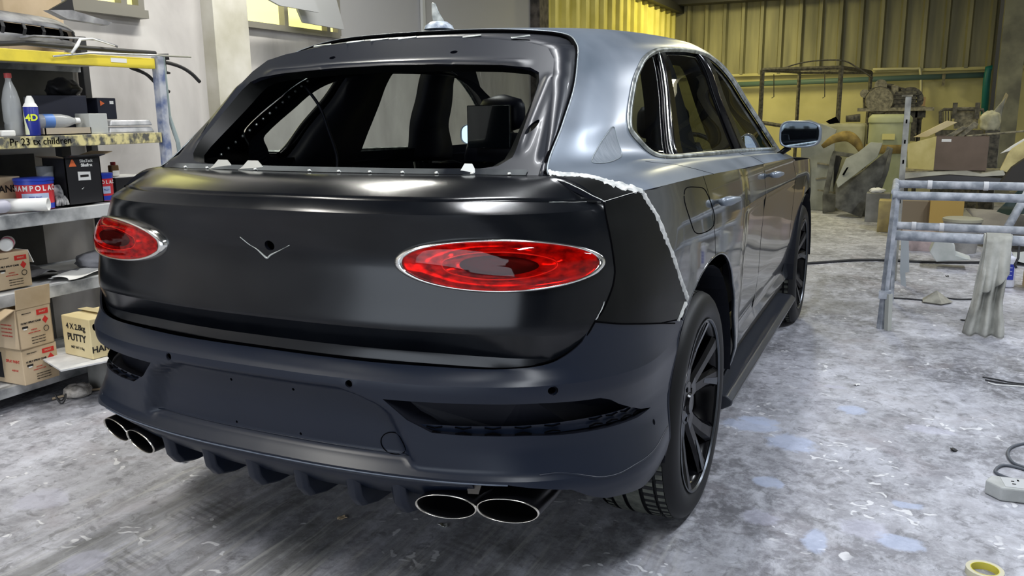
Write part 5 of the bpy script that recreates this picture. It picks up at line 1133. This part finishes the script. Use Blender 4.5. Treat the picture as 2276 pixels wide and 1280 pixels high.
tag(slab('plastic_strip', [(2003, 528), (2020, 528), (2021, 604), (2012, 606), (2014, 638), (2003, 634), (2000, 605)], 1, 4.98, .004, mat('grey_plastic', (.38, .41, .43), .5)), 'torn grey plastic strip hanging behind the trestle leg', 'strip')
# draped cloth: over both lower rails and down to the floor
M_rag = noisy(mat('dirty_towel', (.40, .40, .36), .95), (.30, .30, .27), (.50, .50, .46), 10, 6, bump=.3)
def towel(u, v):
    x = 2.02 + .15 * u * (1 + .1 * v) + (.06 * sstep(.6, 1, v)) * (u - .3); f_ = .035 * math.sin(u * 17 + v * 2) * sstep(.1, .5, v)
    z = .64 - .64 * v; y = YF + .06 + f_ + .0
    if v < .08: y += .07 * (1 - v / .08) ** 1; z = .637
    return (x - .05 * v, y - .03, max(z, .006) + (0.0 if v < .97 else .0))
def towel2(u, v):
    x = 2.03 + .13 * u + .02 * v * (u - .5); z = .640 - .36 * v * (1 - .35 * u * u); y = YF + .035 + .02 * math.sin(u * 13 + 1) * v
    if v < .1: y += .09 * (1 - v / .1); z = .642
    return (x, y - .03, z)
tw = T0('towel', 'long dirty towel draped over the trestle down to the floor', 'towel', (2.08, YF, 0)); 
for nm, fn in (('long_fold', towel), ('short_fold', towel2)):
    o = MB().grid(fn, 26, 30).build(nm, M_rag, None, smooth=True, solid=.004); o.parent = tw; o.matrix_parent_inverse = Matrix.Translation(-tw.location)
hk = tag(MB().tube([(2.21, YF + .08, .57), (2.21, YF + .06, .50), (2.195, YF + .05, .46), (2.205, YF + .05, .44)], .007, 8).build('hanging_hook', M_dark, smooth=True), 'dark hook hanging from the trestle rail', 'hook')
# jug
jp = at(2222, 640, 2, 0); jg = T0('plastic_jug', 'white plastic jug with a blue panel on the floor', 'jug', (jp.x, jp.y + .08, 0), None, .15)
MB().box((0, 0, .125), (.19, .15, .25), None, .96).build('body', mat('white_hdpe', (.68, .70, .80), .45), jg, bevel=.02); MB().lathe([(0, .25), (.024, .25), (.026, .285), (0, .287)], (-.05, 0, 0), 16).build('cap', M_wht, jg, smooth=True, angle=40)
MB().box((.018, -.0765, .13), (.115, .002, .125)).build('blue_panel', mat('blue_panel', (.03, .05, .40), .4), jg); MB().tube([(-.02, 0, .25), (-.01, 0, .29), (.05, 0, .29), (.07, 0, .25)], .010, 8).build('handle', bpy.data.materials['white_hdpe'], jg, smooth=True)
for k in range(3): MB().box((.018, -.0778, .165 - .03 * k), (.09, .001, .006)).build('print', mat('pale_print', (.45, .5, .8), .5), jg)
carton('carton', 'brown carton at the right edge beside the white jug', (2.58, 5.95, 0), (.22, .25, .36), 0, M_card)
# things seen between the rails
bu = can('paint_bucket', 'grey lidded bucket seen between the trestle rails', (2.10, 7.7, .0), .17, .34, noisy(mat('bucket_grey', (.24, .24, .23), .7), (.17, .17, .17), (.34, .33, .32), 6), mat('bucket_lid', (.33, .32, .25), .7), None, 'bucket', .85)
carton('carton', 'flat pinkish carton left of the grey bucket', (1.74, 7.75, 0), (.34, .3, .18), 0, noisy(mat('pink_card', (.30, .24, .24), .8), (.22, .18, .18), (.45, .36, .36), 8))
carton('carton', 'orange-brown carton standing behind the grey bucket', (1.98, 8.5, 0), (.32, .3, .46), 0, mat('orange_card', (.42, .28, .08), .8)); carton('carton', 'brown carton behind the pinkish flat carton', (1.66, 8.6, 0), (.30, .3, .42), .1, M_cardd); carton('carton', 'worn tan carton left of the trestle rails', (1.40, 9.1, 0), (.20, .3, .36), 0, noisy(mat('tan_card', (.35, .28, .12), .8), (.25, .2, .1), (.45, .36, .14), 6))
cloth('dust_sheet', 'large grey dust sheet heaped behind the trestle', 'cloth', 2.80, 8.1, .0, .90, 1.2, .32, noisy(mat('dust_sheet', (.22, .20, .17), .9), (.16, .145, .125), (.28, .26, .22), 3), .3)
tag(slab('car_glass', [(2215, 470), (2262, 424), (2290, 424), (2280, 476), (2240, 478)], 1, 7.3, .01, mat('dark_green_glass', (.01, .03, .025), .1, coat=1)), 'dark green car window leaning by the dust sheet', 'glass')
tag(MB().tube([at(2240, 505, 1, 5.6), at(2300, 400, 1, 6.0)], .03, 10).build('grey_pipe', M_pipeg, smooth=True), 'slanting grey pipe at the right edge behind the rails', 'pipe')
hb = T0('wing_panel', 'white car wing liner lying on the floor behind the trestle', 'panel', tuple(at(2105, 585, 2, 0)))
o = slab('shell', [(2066, 560), (2078, 535), (2110, 528), (2122, 545), (2125, 566), (2160, 578), (2080, 582)], 1, 6.6, .25, noisy(mat('white_liner', (.50, .53, .52), .6), (.40, .43, .42), (.58, .6, .6), 5), None, .01); o.parent = hb; o.matrix_parent_inverse = Matrix.Translation(-hb.location)
cloth('paper_sheet', 'white crumpled sheet on the floor behind the jug', 'paper', 2.65, 7.2, .0, .6, .35, .10, mat('sheet_wht', (.42, .44, .44), .9), .2)
tag(MB().lathe([(.09, .0), (.11, .012), (.0, .09)], tuple(at(2080, 672, 2, 0)), 5).build('putty_lump', noisy(mat('lump', (.36, .34, .28), .9), (.25, .24, .2), (.45, .43, .36), 12)), 'small grey lump on the cable behind the trestle', 'debris')
# cables
def cable(px, r, lab, nm='cable', m=None, closed=False):
    P_ = [tuple(at(x, y, 2, r)) for x, y in px]; return tag(MB().tube(spl(P_, 8, closed), r, 8, closed=closed).build(nm, m or M_dark, smooth=True), lab, 'cable')
cable([(1780, 586), (1840, 582), (1900, 578), (1970, 578), (2060, 582), (2150, 583), (2250, 582), (2330, 580)], .012, 'long black cable crossing the floor under the trestle')
cable([(1984, 662), (2020, 664), (2060, 667), (2095, 662), (2133, 665), (2180, 664)], .006, 'thin black cable around the grey putty lump')
M_cab = mat('grey_cable', (.10, .11, .13), .5)
cable([(2212, 1048), (2225, 1035), (2250, 1036), (2290, 1048), (2320, 1062), (2310, 1080), (2270, 1070), (2235, 1060)], .006, 'near loop of the coiled grey cable by the socket strip', 'cable', M_cab, True)
cable([(2240, 1010), (2250, 993), (2290, 985), (2330, 1000), (2330, 1040), (2290, 1040), (2255, 1030)], .006, 'far loop of the coiled grey cable by the socket strip', 'cable', M_cab, True)
for k, (dy, c_) in enumerate(((0, M_dark), (6, M_dark), (12, M_wht))): cable([(2184 + 6 * k, 838 + dy), (2215, 843 + dy), (2250, 850 + dy * .6), (2320, 858 + dy * .3)], .0035, ['top black', 'middle black', 'lower pale'][k] + ' wire of the bundle at the right edge', 'wire', c_)
# socket strip
p0 = at(2186, 1105, 2, .05); p1 = at(2276, 1092, 2, .05)
ss = T0('socket_strip', 'grey multi-socket extension strip on the floor at the right', 'socket strip', (2.13, 1.735, 0), None, .12)
MB().prism([(-.23, -.0), (-.19, -.055), (.24, -.055), (.24, .055), (-.20, .055)], Matrix.Translation((0, 0, .002)), .052).build('body', noisy(mat('strip_plastic', (.42, .43, .42), .5), (.34, .35, .34), (.50, .51, .50), 9), ss, bevel=.006)
for k in range(3):
    x = -.12 + k * .12; f_ = MB().box((x, 0, .0545), (.108, .085, .002)).build('socket_face', mat('socket_plate', (.50, .51, .52), .5), ss, bevel=.002)
    for a, b, w, l in ((0, .022, .006, .012), (-.020, -.014, .012, .005), (.020, -.014, .012, .005), (-.02, .01, .010, .005)): MB().box((x + a, b, .056), (w, l, .0015)).build('slot', M_gap, f_)
tp = at(2187, 1275, 2, 0)
ta = T0('tape_roll', 'yellow masking tape roll on the floor at the bottom edge', 'tape', (tp.x + .0, tp.y - .01, .0)); MB().lathe([(.040, 0), (.052, 0), (.052, .022), (.040, .022), (.040, 0)], (0, 0, 0), 32).build('tape', mat('tape_tan', (.58, .55, .40), .5), ta, smooth=True, angle=40)
MB().lathe([(.0375, .0), (.040, .0), (.040, .0225), (.0375, .0225), (.0375, 0)], (0, 0, 0), 32).build('core', mat('tape_core', (.62, .55, .08), .5), ta, smooth=True, angle=40)
# ---- background: scrap corner
M_scr = noisy(mat('dusty_steel', (.22, .20, .14), .75), (.12, .11, .08), (.32, .29, .20), 22, 8); M_dk2 = noisy(mat('grimy_metal', (.07, .065, .05), .7), (.035, .033, .028), (.12, .11, .085), 24, 8)
YS_ = 12.4
SF = T0('scaffold_frame', 'tall empty steel frame standing behind the car', 'frame', tuple(at(1690, 300, 1, YS_).xy) + (0,))
def sf(mb, nm): o = mb.build(nm, M_dk2, None); o.parent = SF; o.matrix_parent_inverse = Matrix.Translation(-SF.location); return o
a_ = at(1695, 155, 1, YS_); b_2 = at(1870, 150, 1, YS_); 
d1 = at(1777, 160, 1, YS_ + 1.4); d2 = at(1936, 160, 1, YS_ + 1.4)
for p in (a_, b_2, d1, d2): sf(MB().tube([(p.x, p.y, p.z), (p.x, p.y, 0)], .035 if p.y < 13 else .03, 4), 'post')
for p, q in ((a_, b_2), (b_2, d2), (d2, d1), (d1, a_)): sf(MB().tube([p, q], .03, 4), 'top_rail')
sf(MB().tube([at(1690, 272, 1, YS_), at(1868, 300, 1, YS_)], .03, 4), 'cross_rail')
for u in (1720, 1833): tag(MB().tube([at(u, 165, 1, 13.2), at(u, 215, 1, 13.2), at(u - 5, 218, 1, 13.2)], .008, 6).build('hanging_wire', M_dk2), 'thin hooked wire hanging inside the steel frame, %s one' % ('left' if u < 1800 else 'right'), 'wire')
for k, (h, e) in enumerate(((-12, 0),)):
    tag(MB().tube(spl([tuple(at(1720, 158 + e, 1, 12.6)), tuple(at(1790, 138 + e, 1, 12.6)), tuple(at(1868, 134, 1, 12.6)), tuple(at(1905, 150 + e, 1, 12.7)), tuple(at(1940, 174, 1, 12.8))], 5, False), .012, 6).build('looped_cable', M_dk2, smooth=True), 'black cable looped over the top of the steel frame', 'cable')
struct(MB().tube([at(1640, 188, 1, 15.8), at(2197, 166, 1, 15.8)], .05, 12).build('trim_12', mat('teal_pipe', (.10, .17, .16), .5), smooth=True))
struct(MB().tube([at(2215, 150, 1, 15.7), at(2197, 152, 1, 15.7), at(2193, 180, 1, 15.7), at(2188, 255, 1, 15.7)], .06, 12).build('trim_13', mat('teal_downpipe', (.01, .16, .16), .4), smooth=True))
struct(MB().tube(spl([tuple(at(1940, 154, 1, 15.8)), tuple(at(2030, 153, 1, 15.8)), tuple(at(2046, 160, 1, 15.8)), tuple(at(2047, 240, 1, 15.8))], 4, False), .025, 8).build('trim_14', mat('pale_conduit', (.55, .52, .34), .6), smooth=True))
tag(MB().box(at(2048, 232, 1, 15.7), (.12, .08, .26)).build('switch_box', mat('switch_tan', (.40, .26, .16), .6)), 'tan switch box on the pale conduit', 'switch')
tag(MB().box(at(2097, 178, 1, 15.7), (.05, .08, .22)).build('pipe_bracket', M_scr), 'small bracket hanging under the wall pipe', 'bracket')
# compressor
CY = 12.6; cp = at(1990, 300, 1, CY)
CO = T0('air_compressor', 'old belt-driven air compressor on a green-grey tank', 'compressor', (cp.x, CY, 0))
def co(mb, nm, m=M_dk2, **k): o = mb.build(nm, m, None, **k); o.parent = CO; o.matrix_parent_inverse = Matrix.Translation(-CO.location); return o
P = lambda u, v, d=0: at(u, v, 1, CY + d)
co(MB().tube([P(1935, 249), P(2052, 250)], .10, 16), 'tank', M_scr, smooth=True); co(MB().box(P(1990, 243), (1.05, .4, .05)), 'base_plate', M_scr)
co(MB().lathe([(0, -.14), (.19, -.14), (.20, -.1), (.20, .1), (.17, .14), (.03, .15), (.0, .15)], P(1955, 224), 20, 'y'), 'motor', M_scr, smooth=True, angle=40)
co(MB().lathe([(0, -.12), (.24, -.12), (.24, .08), (.0, .10)], P(1972, 222, .2), 20, 'y'), 'pump_body', M_dk2, smooth=True, angle=40)
co(MB().lathe([(0, 0), (.055, 0), (.055, .28), (0, .30)], P(1986, 233), 12), 'filter', M_scr, smooth=True, angle=40)
co(MB().lathe([(.10, -.03), (.19, -.03), (.19, .03), (.10, .03), (.10, -.03)], P(2022, 222), 20, 'y'), 'pulley', M_dk2, smooth=True, angle=40); co(MB().box(P(2012, 223), (.30, .2, .26)), 'cylinder_block', M_dk2, bevel=.02)
for u, v, r in ((1958, 190, .09), (1922, 208, .065), (1962, 196, .06)): co(MB().lathe([(0, -.08), (r, -.08), (r, .08), (0, .08)], P(u, v), 14, 'y'), 'cylinder_head', M_scr, smooth=True, angle=40)
co(MB().tube([P(1925, 205), P(1965, 186), P(2040, 206), P(2052, 218)], .018, 6), 'belt_guard', M_dk2); co(MB().tube([P(1921, 212), P(1921, 245)], .02, 4), 'side_rod')
co(MB().tube([P(1930, 222), P(1968, 198)], .05, 8), 'intake_pipe', M_scr); co(MB().box(P(2046, 249), (.14, .2, .16)), 'pressure_switch'); 
co(MB().tube([P(2038, 262), P(2036, 295), P(2044, 296), P(2047, 262)], .012, 6), 'gauge_pipe'); co(MB().box(P(2024, 280), (.16, .2, .45)), 'control_box')
for k in range(5): co(MB().lathe([(.20, 0), (.215, .005), (.20, .01)], P(1955, 224, -.10 + .05 * k), 20, 'y'), 'cooling_fin')
for k in range(5): co(MB().box(P(2022, 222, -.035), (.36, .02, .025), Matrix.Rotation(PI * k / 5, 3, 'Y')), 'pulley_spoke')
for k in range(4): co(MB().box(P(2012, 223, -.005) + Vector((0, 0, -.1 + .06 * k)), (.33, .22, .012)), 'block_fin')
for u in (1940, 2045): co(MB().tube([P(u, 255), (P(u, 255).x, CY, 0)], .03, 4), 'leg')
# yellow-green drum
dp = at(1976, 300, 1, 11.4); dr = T0('drum', 'pale green drum standing below the compressor', 'drum', (dp.x, 11.4, 0))
z1 = at(1976, 254, 1, 11.4).z; MB().lathe([(0, 0), (.27, 0), (.27, z1 - .12), (.285, z1 - .11), (.285, z1 - .05), (.24, z1), (0, z1)], (0, 0, 0), 28).build('body', noisy(mat('drum_green', (.38, .40, .22), .6), (.32, .34, .18), (.44, .46, .28), 3), dr, smooth=True, angle=50)
MB().box((0, -.29, z1 - .30), (.16, .02, .08)).build('yellow_tag', mat('yellow_tag', (.62, .56, .20), .6), dr)
# leaning panels in front of the drum
M_pnl = noisy(mat('dusty_door', (.25, .26, .23), .6), (.17, .18, .16), (.32, .33, .29), 3); M_pnl2 = noisy(mat('dark_door', (.08, .08, .07), .7), (.05, .05, .045), (.16, .16, .14), 7)
def lean(name, px, y0, th, m, lab, cat='panel', tilt=.25):
    """panel leaning back: its foot nearer than its head"""
    vs = [v for _, v in px]; v0, v1 = min(vs), max(vs); P_ = [at(u, v, 1, y0 + tilt * (v1 - v) / (v1 - v0)) for u, v in px]; n = len(P_)
    P_ = [Vector((p.x, p.y, max(p.z, .003))) for p in P_]
    mb = MB().add(P_ + [p + Vector((0, th, 0)) for p in P_], [tuple(range(n))[::-1], tuple(range(n, 2 * n))] + [(i, (i + 1) % n, n + (i + 1) % n, n + i) for i in range(n)])
    return tag(mb.build(name, m, None, bevel=.008), lab, cat)
lean('car_door_panel', [(1858, 405), (1880, 352), (1905, 340), (1935, 316), (1962, 318), (1950, 350), (1905, 385), (1862, 418)], 10.05, .08, M_pnl, 'pale dusty car door skin on top of the leaning pile', tilt=.3)
lean('car_door_panel', [(1857, 415), (1905, 388), (1950, 352), (1978, 330), (1960, 395), (1935, 430), (1915, 484), (1856, 462)], 10.25, .10, M_pnl2, 'dark door panel with a handle hole in the leaning pile', tilt=.3)
lean('window_frame', [(1828, 436), (1846, 350), (1852, 335), (1900, 342), (1896, 350), (1858, 346), (1842, 430), (1860, 432), (1856, 470), (1828, 474)], 10.60, .05, M_pnl2, 'dark car window frame leaning left of the door panels', tilt=.2)
lean('bonnet_panel', [(1935, 430), (1948, 385), (1972, 325), (1985, 330), (1975, 380), (1956, 432), (1950, 480), (1915, 482)], 10.45, .06, M_pnl2, 'narrow dark panel right of the door skins', tilt=.3)
tag(slab('slot_mark', [(1872, 388), (1882, 372), (1886, 372), (1876, 390)], 1, 10.12, .01, M_gap, lab='black slot strip stuck on the pale door skin', cat='strip'))
SCB = lean('bumper_scrap', [(1812, 470), (1808, 345), (1850, 330), (1870, 352), (1846, 440), (1846, 476)], 11.15, .12, mat('black_scrap', (.02, .02, .022), .6), 'black bumper scrap beside the door mirror', tilt=.2)
for k, (u, v, w) in enumerate(((1835, 365, .22), (1832, 395, .22), (1838, 425, .25))): MB().box(at(u, v, 1, 11.05), (w, .10, .02), Matrix.Rotation(.15 - .3 * (k % 2), 3, 'Y')).build('metal_strip', M_scr, SCB)
tag(MB().tube(spl([tuple(at(1828, 326, 1, 10.4)), tuple(at(1855, 308, 1, 10.4)), tuple(at(1885, 303, 1, 10.5)), tuple(at(1905, 318, 1, 10.5)), tuple(at(1915, 338, 1, 10.5))], 5, False), [.03 + .04 * math.sin(PI * k / 20) for k in range(21)], 10).build('foam_roll', noisy(mat('amber_foam', (.45, .30, .05), .7), (.16, .11, .03), (.34, .24, .06), 9), smooth=True), 'amber curved foam roll by the door mirror', 'roll')
MB().lathe([(.285, z1 - .53), (.30, z1 - .50), (.30, z1 - .44), (.285, z1 - .41)], (0, 0, 0), 28).build('amber_strip', bpy.data.materials['amber_foam'], dr, smooth=True)  # loose amber strip below the drum, built as a ring round it
tag(slab('pointed_offcut', [(1835, 270), (1858, 259), (1866, 272), (1845, 276)], 1, 11.6, .02, M_gap), 'black pointed blade left of the compressor', 'blade')
tag(MB().tube([at(1880, 264, 1, 11.7), at(1912, 262, 1, 11.7)], [.05, .06], 10).build('ribbed_hose', M_dk2, smooth=True), 'dark ribbed hose left of the compressor tank', 'hose')
q0, q1 = at(1815, 272, 1, 11.5), at(1925, 272, 1, 11.5); tz_ = q0.z - .02
cb = T0('covered_bench', 'pale cloth-covered bench beyond the door mirror', 'bench', ((q0.x + q1.x) / 2, 11.85, 0)); MB().box((0, 0, tz_ / 2), (q1.x - q0.x, .55, tz_)).build('cover', noisy(mat('olive_cover', (.36, .35, .22), .8), (.28, .27, .16), (.46, .44, .28), 3), cb, bevel=.04)
lean('canopy_sheet', [(1780, 268), (1800, 266), (1860, 288), (1856, 300), (1850, 470), (1780, 470)], 10.98, .04, M_pnl, 'pale sheet metal standing beyond the door mirror', 'sheet', .1)
# grey crate on the floor
p = at(1948, 492, 2, 0); cr_ = carton('storage_crate', 'plain grey crate on the floor before the door panels', (p.x, p.y + .05, 0), (.28, .26, .36), .0, noisy(mat('crate_grey', (.24, .24, .23), .8), (.18, .18, .17), (.30, .30, .29), 4), None, False, 'crate')
blob('rag', 'white rag on top of the grey crate', 'cloth', p.x - .02, p.y + .04, .361, .09, .06, .035, M_wht, 4)
# thin post standing behind the trestle
pp = at(2000, 412, 1, 5.9)
ps = T0('metal_post', 'slotted pale metal post standing behind the trestle', 'post', (pp.x, 5.9, 0)); tz = at(2008, 213, 1, 5.9).z
MB().box((.01, 0, tz / 2), (.045, .03, tz)).build('upright', noisy(mat('post_steel', (.30, .30, .28), .5, metal=.4), (.20, .20, .19), (.42, .42, .38), 9), ps, bevel=.003); MB().box((0, 0, tz), (.08, .05, .012)).build('end_plate', M_scr, ps)
for k in range(5): MB().box((.01, -.016, tz - .2 - k * .16), (.012, .004, .03)).build('slot', M_gap, ps)
# bench with the long carton
BY = 9.4; bz = at(2100, 378, 1, BY).z; bx0 = at(2005, 378, 1, BY).x; bx1 = at(2300, 378, 1, BY).x
BN = T0('scrap_bench', 'long low bench carrying the wide brown carton', 'bench', ((bx0 + bx1) / 2, BY + .3, 0)); MB().box((0, 0, bz - .035), (bx1 - bx0, .7, .05)).build('bench_top', M_scr, BN)
for sx in (-1, 1):
    for sy in (-1, 1): MB().box((sx * (bx1 - bx0) * .46, sy * .3, (bz - .06) / 2), (.05, .05, bz - .06)).build('leg', M_dk2, BN)
c0_, c1_ = at(2012, 372, 1, BY), at(2192, 372, 1, BY); zt = at(2100, 303, 1, BY).z; xm = at(2078, 340, 1, BY).x
lc = T0('carton', 'wide brown carton on the bench with a bright yellow end', 'box', ((xm + c1_.x) / 2, BY + .2, bz)); w_ = c1_.x - xm; h_ = zt - bz
mb = MB().box((0, .2, .003), (w_, .4, .006)).box((0, 0, h_ / 2), (w_, .006, h_)).box((0, .4, h_ / 2), (w_, .006, h_)).box((w_ / 2, .2, h_ / 2), (.006, .4, h_)).box((-w_ / 2, .2, h_ / 2), (.006, .4, h_)); o = mb.build('body', noisy(mat('brown_carton', (.16, .12, .09), .8), (.14, .105, .08), (.19, .14, .11), 3), lc); o.location.y = -.2
ef = MB().add([(0, 0, 0), (c0_.x + .03 - xm, -.12, .02), (c0_.x - xm, -.12, h_ * .78), (0, 0, h_)], [(0, 1, 2, 3)]).build('yellow_flap', noisy(mat('yellow_flap', (.62, .52, .20), .8), (.55, .46, .16), (.68, .58, .24), 5), lc, solid=.006); ef.location = (-w_ / 2, -.205, 0)
MB().box((-w_ * .30, -.2045, h_ * .88), (.10, .002, .03)).build('paper_tag', M_wht, lc)
for k, (px, lab) in enumerate(((((2030, 305), (2105, 268), (2128, 272), (2060, 305)), 'pale cardboard sheet leaning out of the wide carton'), (((2045, 303), (2092, 280), (2100, 284), (2060, 304)), 'dark padded strip beside the pale sheet'), (((2100, 304), (2140, 280), (2150, 284), (2115, 306)), 'first grey rolled sheet in the wide carton'), (((2120, 304), (2165, 270), (2176, 276), (2140, 305)), 'second grey rolled sheet in the wide carton'))):
    slab('scrap_sheet', px, 1, BY + .10 + .06 * k, .03, [M_cardy, M_dk2, M_scr, M_scr][k], None, .004, lab, 'sheet')
tag(MB().tube([at(2148, 303, 1, BY + .2), at(2290, 290, 1, BY + .2)], .012, 8).build('metal_rod', M_scr), 'thin rod running from the wide carton to the right edge', 'rod')
# radiator frame behind
rf = T0('radiator_frame', 'dark steel radiator guard behind the wide carton', 'frame', tuple(at(2135, 270, 1, 12.0).xy) + (0,)); 
def rr(mb, nm, m=M_dk2): o = mb.build(nm, m, None); o.parent = rf; o.matrix_parent_inverse = Matrix.Translation(-rf.location); return o
rr(MB().tube([at(2090, 275, 1, 12.0), at(2090, 248, 1, 12.0), at(2098, 243, 1, 12.0), at(2185, 244, 1, 12.0), at(2190, 275, 1, 12.0)], .022, 8), 'tube_frame'); rr(MB().box(at(2148, 262, 1, 12.1), (.30, .05, .30)), 'core_panel', M_scr)
for u in (2096, 2102, 2108, 2114): rr(MB().tube([at(u, 247, 1, 12.0), at(u, 276, 1, 12.0)], .008, 6), 'bar')
for u in (2122, 2172): rr(MB().box(at(u, 246, 1, 12.0), (.06, .06, .22)), 'bracket')
rr(MB().box((at(2135, 270, 1, 12.0).x, 12.15, .55), (.6, .3, 1.1)), 'stand')
# right-hand heap
lean('long_board', [(2192, 300), (2236, 205), (2242, 212), (2205, 300)], 11.0, .04, mat('board_brown', (.22, .19, .12), .8), 'long narrow board leaning against the dark column', 'board', .3)
lean('plastic_wrap', [(2176, 345), (2196, 262), (2236, 215), (2226, 260), (2206, 492), (2176, 492)], 10.8, .06, noisy(mat('dull_wrap', (.20, .20, .16), .6), (.12, .12, .10), (.34, .33, .26), 6), 'crumpled grey wrap hanging beside the long board', 'wrap', .2)
blob('rag', 'pale knotted rag at the foot of the leaning board', 'cloth', at(2200, 280, 1, 10.5).x, 10.5, at(2200, 290, 1, 10.5).z, .11, .11, .14, noisy(mat('cream_rag', (.45, .44, .30), .9), (.32, .31, .22), (.55, .53, .38), 8), 11)
tag(MB().box((at(2200, 340, 1, 10.5).x, 10.55, at(2200, 290, 1, 10.5).z / 2), (.16, .3, at(2200, 290, 1, 10.5).z)).build('scrap_stand', M_dk2), 'dark stand under the pale knotted rag', 'stand')
lean('yellow_cloth', [(2222, 378), (2240, 342), (2250, 330), (2290, 305), (2290, 345), (2262, 360), (2240, 384)], 9.30, .05, noisy(mat('ochre_cloth', (.50, .42, .18), .85), (.36, .30, .14), (.62, .54, .26), 6), 'ochre cloth hanging at the right edge above the bench', 'cloth', .15)
lean('white_strap', [(2222, 342), (2252, 322), (2290, 300), (2290, 308), (2250, 334)], 9.5, .03, M_wht, 'pale strap hanging over the ochre cloth', 'strap', .05)
lean('black_cover', [(2224, 405), (2250, 372), (2290, 345), (2290, 410)], 9.0, .14, mat('black_cover', (.025, .022, .02), .7), 'black cover slumped at the right edge of the bench', 'cover', .1)
lean('car_sill', [(2008, 384), (2150, 380), (2180, 386), (2230, 378), (2236, 390), (2120, 396), (2010, 398)], 9.2, .14, noisy(mat('grey_panel', (.30, .30, .28), .6), (.2, .2, .19), (.40, .40, .36), 3), 'long grey car panel lying along the bench front', 'panel', .1)
lean('black_trim', [(2008, 398), (2060, 392), (2110, 388), (2235, 396), (2290, 400), (2290, 412), (2010, 412)], 9.15, .19, M_blk, 'black trim scrap lying under the long grey panel', 'trim', .05)
# bits of litter on the floor near the camera
for k, (u, v, w, h, m_) in enumerate(((410, 1025, 8, 4, M_wht), (760, 1152, 7, 4, M_card), (2105, 614, 9, 3, M_dark), (2140, 712, 10, 3, M_dark), (1905, 855, 7, 3, M_wht), (2120, 1000, 6, 3, M_dark), (985, 1168, 5, 3, M_steel))):
    p = at(u, v, 2, .003); cloth('litter', ['white chip on the floor left of the exhaust', 'brown chip on the floor below the diffuser', 'black scrap beyond the trestle foot', 'black sliver in front of the trestle', 'white flake right of the running board', 'dark sliver on the floor left of the cable loops', 'small metal nut below the right exhaust'][k], 'litter', p.x, p.y, .001, .03, .02, .006, m_, k)
